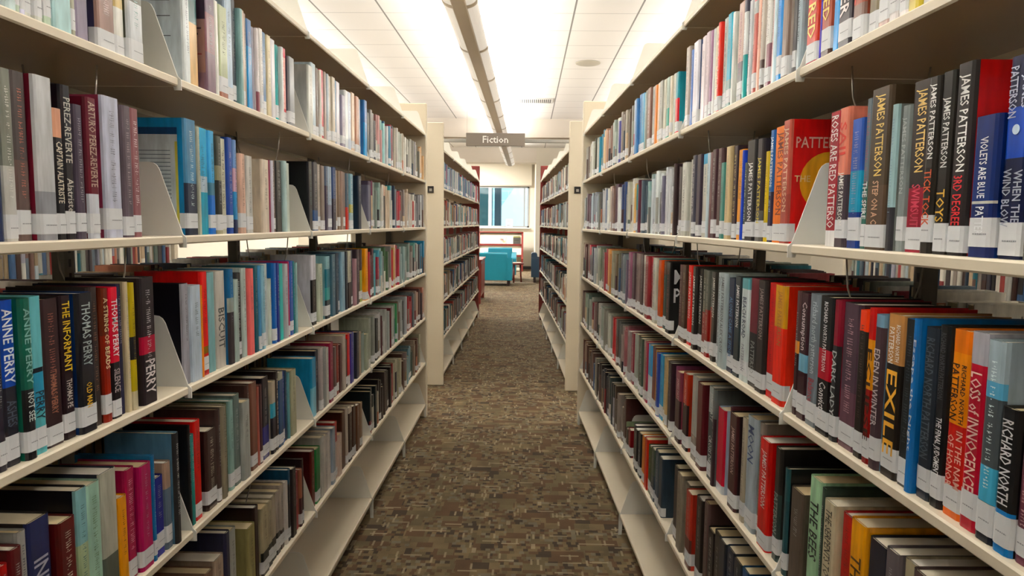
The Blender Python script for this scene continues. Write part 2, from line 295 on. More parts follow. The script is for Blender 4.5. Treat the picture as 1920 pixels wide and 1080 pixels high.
# ------------------------------------------------------------------ shelving ranges
XL, XR, BETA, BAY = -0.7803, 0.5860, 0.036918, 0.917
LEV = [0.0796, 0.4087, 0.7580, 1.1031, 1.4512, 1.8007, 2.1499]     # underside of the front nub of each shelf
TOP = .027                                                         # shelf surface above that
DEP, FULL = .262, .565
def frame_loc(side, s, d, z):
    """point on a range: s along it, d back from its front plane"""
    if side == 'L': return Vector((XL-d, s, z))
    return Vector((XR-s*math.sin(BETA)+d*math.cos(BETA), s*math.cos(BETA)+d*math.sin(BETA), z))
ROT = {'L': PI/2, 'R': -PI/2+BETA}
BRK = [(-.006, -.027), (.010, -.027), (.016, -.004), (.235, -.004), (.235, .150), (.22, .165), (.074, .165), (.064, .1635), (.056, .158), (.050, .148), (.002, .004), (-.006, -.004)]
def make_range(side, starts, label, group, front_off=0.0, end_near=None, end_far='steel', holder=None, detail=True, xoff=0.0, name='shelving_range'):
    """starts: list of bay-boundary positions along the range. Local frame: x along +s, y toward the aisle, origin on the front plane."""
    sgn = 1 if side == 'L' else -1
    root = tag(empty(name, frame_loc(side, 0, 0, 0)+Vector((xoff, 0, 0)), PI/2 if side == 'L' else PI/2+BETA), label, 'bookshelf', group)
    # local x = along; local y: L -> points to -X (into the range); R -> mirrored
    def yy(d): return d if side == 'L' else -d
    def span(a, b): return (min(a, b), max(a, b))
    for i in range(len(starts)-1):
        a, b = starts[i]+.0015, starts[i+1]-.0015
        for lv, z in enumerate(LEV):
            for face in (0, 1):
                f = (lambda d: yy(d)) if face == 0 else (lambda d: yy(FULL-d))
                y0, y1 = span(f(0), f(DEP)); mb = MB()
                mb.rbox(a, b, y0, y1, z+.008, z+TOP, .003)
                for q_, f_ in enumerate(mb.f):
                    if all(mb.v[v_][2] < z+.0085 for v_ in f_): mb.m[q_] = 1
                if lv == 0:
                    k0, k1 = span(f(.045), f(.055)); mb.box(a, b, k0, k1, 0, z+.008)
                else:
                    k0, k1 = span(f(DEP-.006), f(DEP)); mb.box(a, b, k0, k1, z+TOP, z+TOP+.028)
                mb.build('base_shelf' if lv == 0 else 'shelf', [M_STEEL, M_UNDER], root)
    for i, s_ in enumerate(starts):
        mb = MB(); c0, c1 = span(yy(DEP+.004), yy(FULL-DEP-.004))
        mb.rbox(s_-.016, s_+.016, c0, c1, 0, 2.32, .002)
        if detail:
            for q in range(70):
                for e in (c0, c1): mb.box(s_-.004, s_+.004, e-.0004 if e == c0 else e-.0001, e+.0001 if e == c0 else e+.0004, .06+.032*q, .078+.032*q, mi=1)
        mb.build('upright_post', [M_POST, M_BLACK], root)
        for lv, z in enumerate(LEV):
            for face in (0, 1):
                T = z+TOP; e = -1 if i < len(starts)-1 else -1
                pts = [((yy(d) if face == 0 else yy(FULL-d)), T+h) for d, h in BRK]
                if lv == 0: pts = [(y_, zz if zz > T-.02 else 0.001) for y_, zz in pts]
                mb = MB(); mb.prism(pts, s_-.0017, s_+.0012, 'x'); mb.build('side_bracket', M_PLATE, root)
    def panel(s0, s1, m, top=2.41, nm='end_panel'):
        y0, y1 = span(yy(-.008), yy(FULL+.008)); mb = MB(); mb.rbox(min(s0, s1), max(s0, s1), y0, y1, 0, top, .006); return mb.build(nm, m, root)
    if end_near: panel(starts[0]-.035, starts[0]-.004, M_STEEL)
    if end_far == 'steel': panel(starts[-1]+.004, starts[-1]+.05, M_STEEL, 2.40)
    if end_far == 'red': panel(starts[-1]+.004, starts[-1]+.04, M_REDWOOD, 2.40)
    if holder:
        d, z = holder; h0, h1 = span(yy(d-.028), yy(d+.028)); mb = MB(); mb.rbox(starts[0]-.047, starts[0]-.035, h0, h1, z-.03, z+.03, .003)
        q = MB(); mb.rbox(starts[0]-.0495, starts[0]-.047, (h0+h1)/2-.012, (h0+h1)/2+.012, z-.016, z+.008, .001, mi=1)
        mb.build('card_holder', [M_BLACK, mat('grey_card', (.35, .33, .30), .6)], root)
    return root
B1L = [1.5424+BAY*k for k in range(-2, 5)]; B1R = [1.4114+BAY*k for k in range(-2, 5)]
B2L = [6.30+.915*k for k in range(6)]; B2R = [6.16+.915*k for k in range(6)]
make_range('L', B1L, 'cream steel book range on the teal sofa side of the aisle, lowest shelf bare', 'cream steel book ranges', end_far='steel')
make_range('R', B1R, 'cream steel book range on the navy armchair side, holding red and orange thrillers', 'cream steel book ranges', end_far='steel')
make_range('L', B2L, 'further cream book range on the teal sofa side, closed by a blank cream end panel', 'cream steel book ranges', end_near=True, end_far='red', holder=(.108, 1.81))
make_range('R', B2R, 'further cream book range on the navy armchair side, behind its blank end panel', 'cream steel book ranges', end_near=True, end_far='red', holder=(.070, 1.81))
GAPX = 1.937
make_range('L', B1L, 'neighbouring book range glimpsed under the eye level shelf, sofa side', 'book ranges of the next aisles', end_far='steel', detail=False, xoff=-GAPX)
make_range('R', B1R, 'neighbouring book range glimpsed under the eye level shelf, armchair side', 'book ranges of the next aisles', end_far='steel', detail=False, xoff=GAPX)

# overhead tie strut and the hanging sign
mb = MB(); mb.rbox(-1.06, .62, 6.985, 7.02, 2.318, 2.352, .004)
tag(mb.build('tie_strut', mat('grey_strut', (.30, .29, .27), .45)), 'grey steel strut bridging the aisle between the two far ranges', 'beam')
t = tag(empty('hanging_sign', (-.338, 6.965, 2.343)), 'taupe hanging sign lettered Fiction over the middle of the aisle', 'sign')
mb = MB(); mb.rbox(-.295, .295, -.012, .012, -.064, .064, .003); mb.build('sign_board', mat('taupe_sign', (.245, .205, .17), .55), t)
def text_mesh(s, cache={}):
    if s in cache: return cache[s]
    cu = bpy.data.curves.new('lettering', 'FONT'); cu.body = s; cu.resolution_u = 1; cu.offset = 0.012
    o = bpy.data.objects.new('lettering', cu); C.objects.link(o)
    bpy.context.view_layer.update(); dg = bpy.context.evaluated_depsgraph_get()
    me = o.evaluated_get(dg).to_mesh(); vs = [(v.co.x, v.co.y) for v in me.vertices]; fs = [tuple(p.vertices) for p in me.polygons]
    o.evaluated_get(dg).to_mesh_clear(); bpy.data.objects.remove(o); bpy.data.curves.remove(cu)
    x0 = min(v[0] for v in vs); x1 = max(v[0] for v in vs); y0 = min(v[1] for v in vs); y1 = max(v[1] for v in vs)
    vs = [((x-x0)/(x1-x0), (y-y0)/(y1-y0)) for x, y in vs]
    a = sum((vs[f[0]][0]*(vs[f[1]][1]-vs[f[2]][1])+vs[f[1]][0]*(vs[f[2]][1]-vs[f[0]][1])+vs[f[2]][0]*(vs[f[0]][1]-vs[f[1]][1])) for f in fs)
    if a < 0: fs = [f[::-1] for f in fs]
    cache[s] = (vs, fs, (x1-x0)/(y1-y0)); return cache[s]
vs, fs, asp = text_mesh('Fiction')
mb = MB(); hh = .070; mb.add([((x-.5)*hh*asp, -.0132, (y-.5)*hh) for x, y in vs], fs); mb.build('lettering', mat('white_lettering', (.95, .94, .9), .6), t)
mb = MB()
for x in (-.285, .2): mb.tube([(x, 0, .064), (x, 0, 1.177)], .0012, 5)
mb.build('suspension_wire', M_WIRE, t)

# ------------------------------------------------------------------ pendant lights
M_SPINE = mat('beige_housing', (.55, .46, .36), .5)
M_DIFF = mat('lit_perforated_diffuser', (.70, .66, .60), .5, emit=.22)
M_RIB = mat('pendant_rib', (.55, .46, .36), .5)
def arc(a0, a1, r, n): return [(r*math.sin(a), -.062-(r-.118)-.055*math.cos(a)+.055*0) for a in [a0+(a1-a0)*i/n for i in range(n+1)]]
for i, px in enumerate(PEND_X):
    t = tag(empty('pendant_light', (px, 0, PEND_Z)), ['long trough pendant over the far aisle past the neighbouring range, sofa side', 'long trough pendant above the neighbouring range, sofa side', 'long ribbed trough pendant running down the ceiling above the carpet aisle',
        'long trough pendant hidden above the thriller range', 'long trough pendant over the far aisle, armchair side'][i], 'ceiling light', 'trough pendants')
    ya, yb = -2.4, 17.6; R_ = .118
    mb = MB()
    for sg in (-1, 1):
        p_ = arc(sg*math.radians(24), sg*math.radians(88), R_, 6); q_ = arc(sg*math.radians(88), sg*math.radians(24), R_-.004, 6)
        mb.prism([(x, z) for x, z in p_+q_], ya, yb, 'y')
    mb.build('diffuser', M_DIFF, t)
    mb = MB(); mb.rbox(-.050, .050, ya, yb, -.124, -.100, .006); mb.rbox(-.03, .03, ya, yb, -.100, -.02, .004); mb.build('spine', M_SPINE, t)
    n = 0; y = 5.98-1.2175*8
    while y < yb+.1:
        if y > ya:
            mb = MB(); p_ = arc(math.radians(-90), math.radians(90), R_+.003, 14); q_ = arc(math.radians(90), math.radians(-90), R_-.006, 14)
            mb.prism(p_+q_, y-.03, y+.03, 'y'); mb.build('rib', M_RIB, t)
        y += 1.2175
    mb = MB()
    for k in range(7):
        for sx in (-.1, .1): mb.tube([(sx, ya+.3+k*2.9, -.06), (0, ya+.3+k*2.9, H-PEND_Z)], .0015, 5)
    mb.build('suspension_cable', M_WIRE, t)
# air grille and speaker in the ceiling
t = tag(empty('air_grille', (.09, 11.5, H)), 'slotted white air grille in the ceiling beside the pendant', 'vent')
mb = MB(); mb.rbox(-.29, .29, -.20, .20, -.012, -.001, .003); mb.build('frame', mat('white_grille', (.7, .68, .63), .5), t)
mb = MB()
for k in range(16): mb.box(-.25+.0325*k, -.25+.0325*k+.014, -.16, .16, -.0135, -.012)
mb.build('slots', mat('dark_slots', (.05, .05, .05), .7), t)
mb = MB(); mb.lathe([(.155, -.001), (.155, -.008), (.148, -.013), (.0, -.016)], 36); t = tag(mb.build('ceiling_speaker', mat('speaker_grille', (.50, .46, .37), .7), None, (.722, 8.83, H)), 'round tan speaker grille set in the ceiling tiles', 'speaker')

# ------------------------------------------------------------------ lounge at the far end
M_TEAL = mat('teal_vinyl', (.0, .25, .36), .45, noise=.08, nscale=5, coat=.15)
M_NAVY = mat('navy_vinyl', (.008, .035, .07), .4, coat=.2)
M_LEG = mat('dark_wood_leg', (.03, .012, .01), .4)
def armchair(label, loc, rz, m, w=.86, d=.86, hb=.80):
    t = tag(empty('lounge_chair', loc, rz), label, 'armchair')
    mb = MB(); mb.rbox(-w/2+.12, w/2-.12, -d/2, d/2-.14, .30, .45, .03); mb.build('seat', m, t)
    mb = MB(); mb.prism([(d/2-.20, .14), (d/2, .14), (d/2, hb-.03), (d/2-.03, hb), (d/2-.11, hb), (d/2-.15, hb-.03)], -w/2+.12, w/2-.12, 'x'); mb.build('backrest', m, t)
    for sx in (-1, 1):
        x0, x1 = (-w/2, -w/2+.13) if sx < 0 else (w/2-.13, w/2)
        mb = MB(); mb.prism([(-d/2, .14), (d/2, .14), (d/2, hb-.12), (d/2-.12, hb-.13), (-d/2+.04, .60), (-d/2, .57)], x0, x1, 'x'); mb.build('arm', m, t)
        for sy in (-1, 1):
            mb = MB(); mb.rbox(sx*(w/2-.09)-.03, sx*(w/2-.09)+.03, sy*(d/2-.09)-.03, sy*(d/2-.09)+.03, 0, .15, .004); mb.build('leg', M_LEG, t)
    mb = MB(); mb.rbox(-w/2+.13, w/2-.13, -d/2+.01, d/2-.14, .15, .30, .01); mb.build('apron', m, t)
    return t
armchair('large teal lounge chair, its flat back and side toward the aisle', (-.835, 16.85, 0), math.radians(180), M_TEAL, .92, .86, .80)
armchair('teal lounge chair facing us behind the larger teal one', (-.76, 18.55, 0), 0, M_TEAL, .90, .80, .84)
armchair('dark navy lounge chair half hidden behind the shelf end', (.52, 17.9, 0), math.radians(90), M_NAVY, .86, .86, .76)
t = tag(empty('side_table', (-.33, 17.55, 0)), 'small round red side table between the teal chairs', 'table')
mb = MB(); mb.lathe([(.22, .46), (.235, .47), (.235, .49), (.225, .50)], 28); mb.build('table_top', M_REDWOOD, t)
for k in range(3):
    a = k*2*PI/3+.4; mb = MB(); mb.tube([(.15*math.cos(a), .15*math.sin(a), .46), (.18*math.cos(a), .18*math.sin(a), 0)], .022, 8); mb.build('leg', M_REDWOOD, t)
mb = MB(); mb.rbox(-.16, .10, -.10, .12, 0, .006, .001); mb.rbox(-.12, .16, -.12, .09, .006, .012, .001)
tag(mb.build('magazine', mat('cream_cover', (.75, .70, .55), .5), None, (-.33, 17.55, .5005), .2), 'cream magazines left open on the small red table', 'magazine')
# red cabinet
t = tag(empty('low_cabinet', (-1.18, 12.72, 0)), 'red stained wooden cabinet standing past the end of the sofa side range', 'cabinet')
mb = MB(); mb.rbox(-.3, .31, 0, 1.15, .13, .80, .006); mb.build('body', M_REDWOOD, t)
mb = MB(); mb.rbox(-.32, .33, -.02, 1.17, .80, .83, .006); mb.build('top', M_REDWOOD, t)
for x in (-.29, .24):
    for y in (.01, 1.07): mb = MB(); mb.rbox(x, x+.065, y, y+.07, 0, .13, .004); mb.build('leg', M_REDWOOD, t)
mb = MB(); mb.rbox(.311, .317, .07, 1.08, .20, .74, .003); mb.build('side_inset', mat('red_inset', (.16, .012, .008), .45), t)
mb = MB(); mb.box(-.14, .15, -.2, .2, 0, .004); mb.box(-.1, .17, .1, .45, .004, .006)
tag(mb.build('paper_sheets', mat('paper_white', (.75, .78, .82), .7), None, (-1.12, 13.1, .8305), .1), 'white sheets lying on the red cabinet', 'paper')
# magazine display shelf against the window wall
t = tag(empty('display_shelf', (-.90, 21.9, 0)), 'wide magazine display shelf framed in red wood under the far window', 'bookshelf')
M_DISP = mat('cream_display_back', (.66, .61, .48), .6)
W0, W1 = -1.6, .72
for x in (W0, -.67, W1):
    mb = MB(); mb.prism([(-.36, 0), (.34, 0), (.34, 1.21), (.08, 1.21), (-.30, .42), (-.36, .40)], x-.03, x+.03, 'x'); mb.build('side_panel', M_REDWOOD, t)
mb = MB(); mb.rbox(W0-.03, W1+.03, .06, .35, 1.20, 1.235, .004); mb.build('top_board', M_REDWOOD, t)
for (x0, x1) in ((W0+.03, -.70), (-.64, W1-.03)):
    for z0, y0 in ((.82, -.02), (.48, -.16)):
        mb = MB(); mb.prism([(y0, z0), (y0+.02, z0), (y0+.16, z0+.33), (y0+.14, z0+.33)], x0, x1, 'x'); mb.build('sloped_back', M_DISP, t)
        mb = MB(); mb.rbox(x0, x1, y0-.07, y0+.02, z0-.025, z0, .004); mb.rbox(x0, x1, y0-.07, y0-.06, z0, z0+.035, .003); mb.build('ledge', M_REDWOOD, t)
    mb = MB(); mb.rbox(x0, x1, -.34, .3, .02, .10, .006); mb.rbox(x0, x1, .30, .33, .1, 1.2, .002); mb.build('base_board', M_DISP, t)
def cover_card(name, loc, w_, h_, pieces, label, cat, tilt=.40):
    mb = MB(); mb.box(-w_/2, w_/2, 0, .006, 0, h_, (.8, .8, .75))
    for (a, b, c, d, col) in pieces: mb.box(a*w_-w_/2, b*w_-w_/2, -.001, 0, c*h_, d*h_, hexc(col))
    o = mb.build(name, attr_card, None, loc, 0, True); o.rotation_euler = (-tilt, 0, 0); return tag(o, label, cat, 'magazines on the display shelf')
attr_card = attr_mat('printed_cover', .4, .2, .0)
cover_card('magazine', (-.83, 21.85, .822), .24, .30, [(.0, 1, 0, 1, 'e8dcc8'), (.05, .45, .5, .95, 'c04048'), (.3, .7, .35, .7, '8a3038'), (.1, .6, .05, .3, 'b8a848'), (.6, .95, .2, .5, 'c8b070')], 'magazine with red and gold cover art on the display shelf', 'magazine')
cover_card('magazine', (-.36, 21.85, .822), .23, .30, [(.0, 1, 0, 1, '3a3a38'), (0, 1, .84, 1, 'b8b060'), (.1, .9, .3, .7, '6a6458'), (.05, .95, .0, .12, '8a8850'), (.2, .8, .45, .6, '24262a')], 'dark magazine with a yellow masthead on the display shelf', 'magazine')
cover_card('sign_card', (-.62, 22.545, 1.371), .22, .27, [(0, 1, 0, 1, 'dcdcdc'), (.15, .85, .72, .8, '8a8a90'), (.2, .8, .5, .58, 'a0a0a8'), (.15, .75, .2, .3, '9098a0')], 'small white notice card propped on the far window sill', 'sign', .12)
mb = MB(); mb.rbox(-.03, .03, -.008, 0, -.045, .045, .002); tag(mb.build('wall_socket', mat('socket_plate', (.5, .47, .42), .5), None, (-1.53, 22.6, 1.26)), 'small wall socket plate under the far window', 'socket')
# wire supports hooked under the shelves
def wire(side, s, lv, label):
    mb = MB(); z = -.001
    mb.tube([(0, .05, z), (0, .055, z-.055), (.004, .075, z-.125), (.004, .16, z-.135), (0, .19, z-.05), (0, .195, z)], .0019, 6)
    o = mb.build('wire_book_support', M_WIRE, None, frame_loc(side, s, 0, LEV[lv]+.0075), ROT[side])
    tag(o, label, 'book support', 'wire supports hooked under the shelves')
LN = {1: 'third shelf below eye level', 2: 'second shelf below eye level', 3: 'first shelf below eye level', 4: 'eye level shelf', 5: 'shelf above eye level', 6: 'canopy shelf'}
SD = {'L': 'sofa side', 'R': 'armchair side'}
for side, s, lv in [('L', 1.33, 5), ('L', 1.40, 4), ('L', 2.30, 5), ('L', 2.36, 4), ('L', 3.2, 5), ('L', 3.15, 4), ('L', 4.1, 5), ('L', 2.0, 2), ('R', 1.30, 5), ('R', 1.28, 4), ('R', 2.18, 5), ('R', 2.26, 4), ('R', 3.1, 5), ('R', 3.12, 4), ('R', 4.0, 5)]:
    k = 'first' if s < 1.6 else 'second' if s < 2.5 else 'third' if s < 3.6 else 'fourth'
    wire(side, s, lv, 'thin wire support under the %s by the %s divider, %s' % (LN[lv], k, SD[side]))
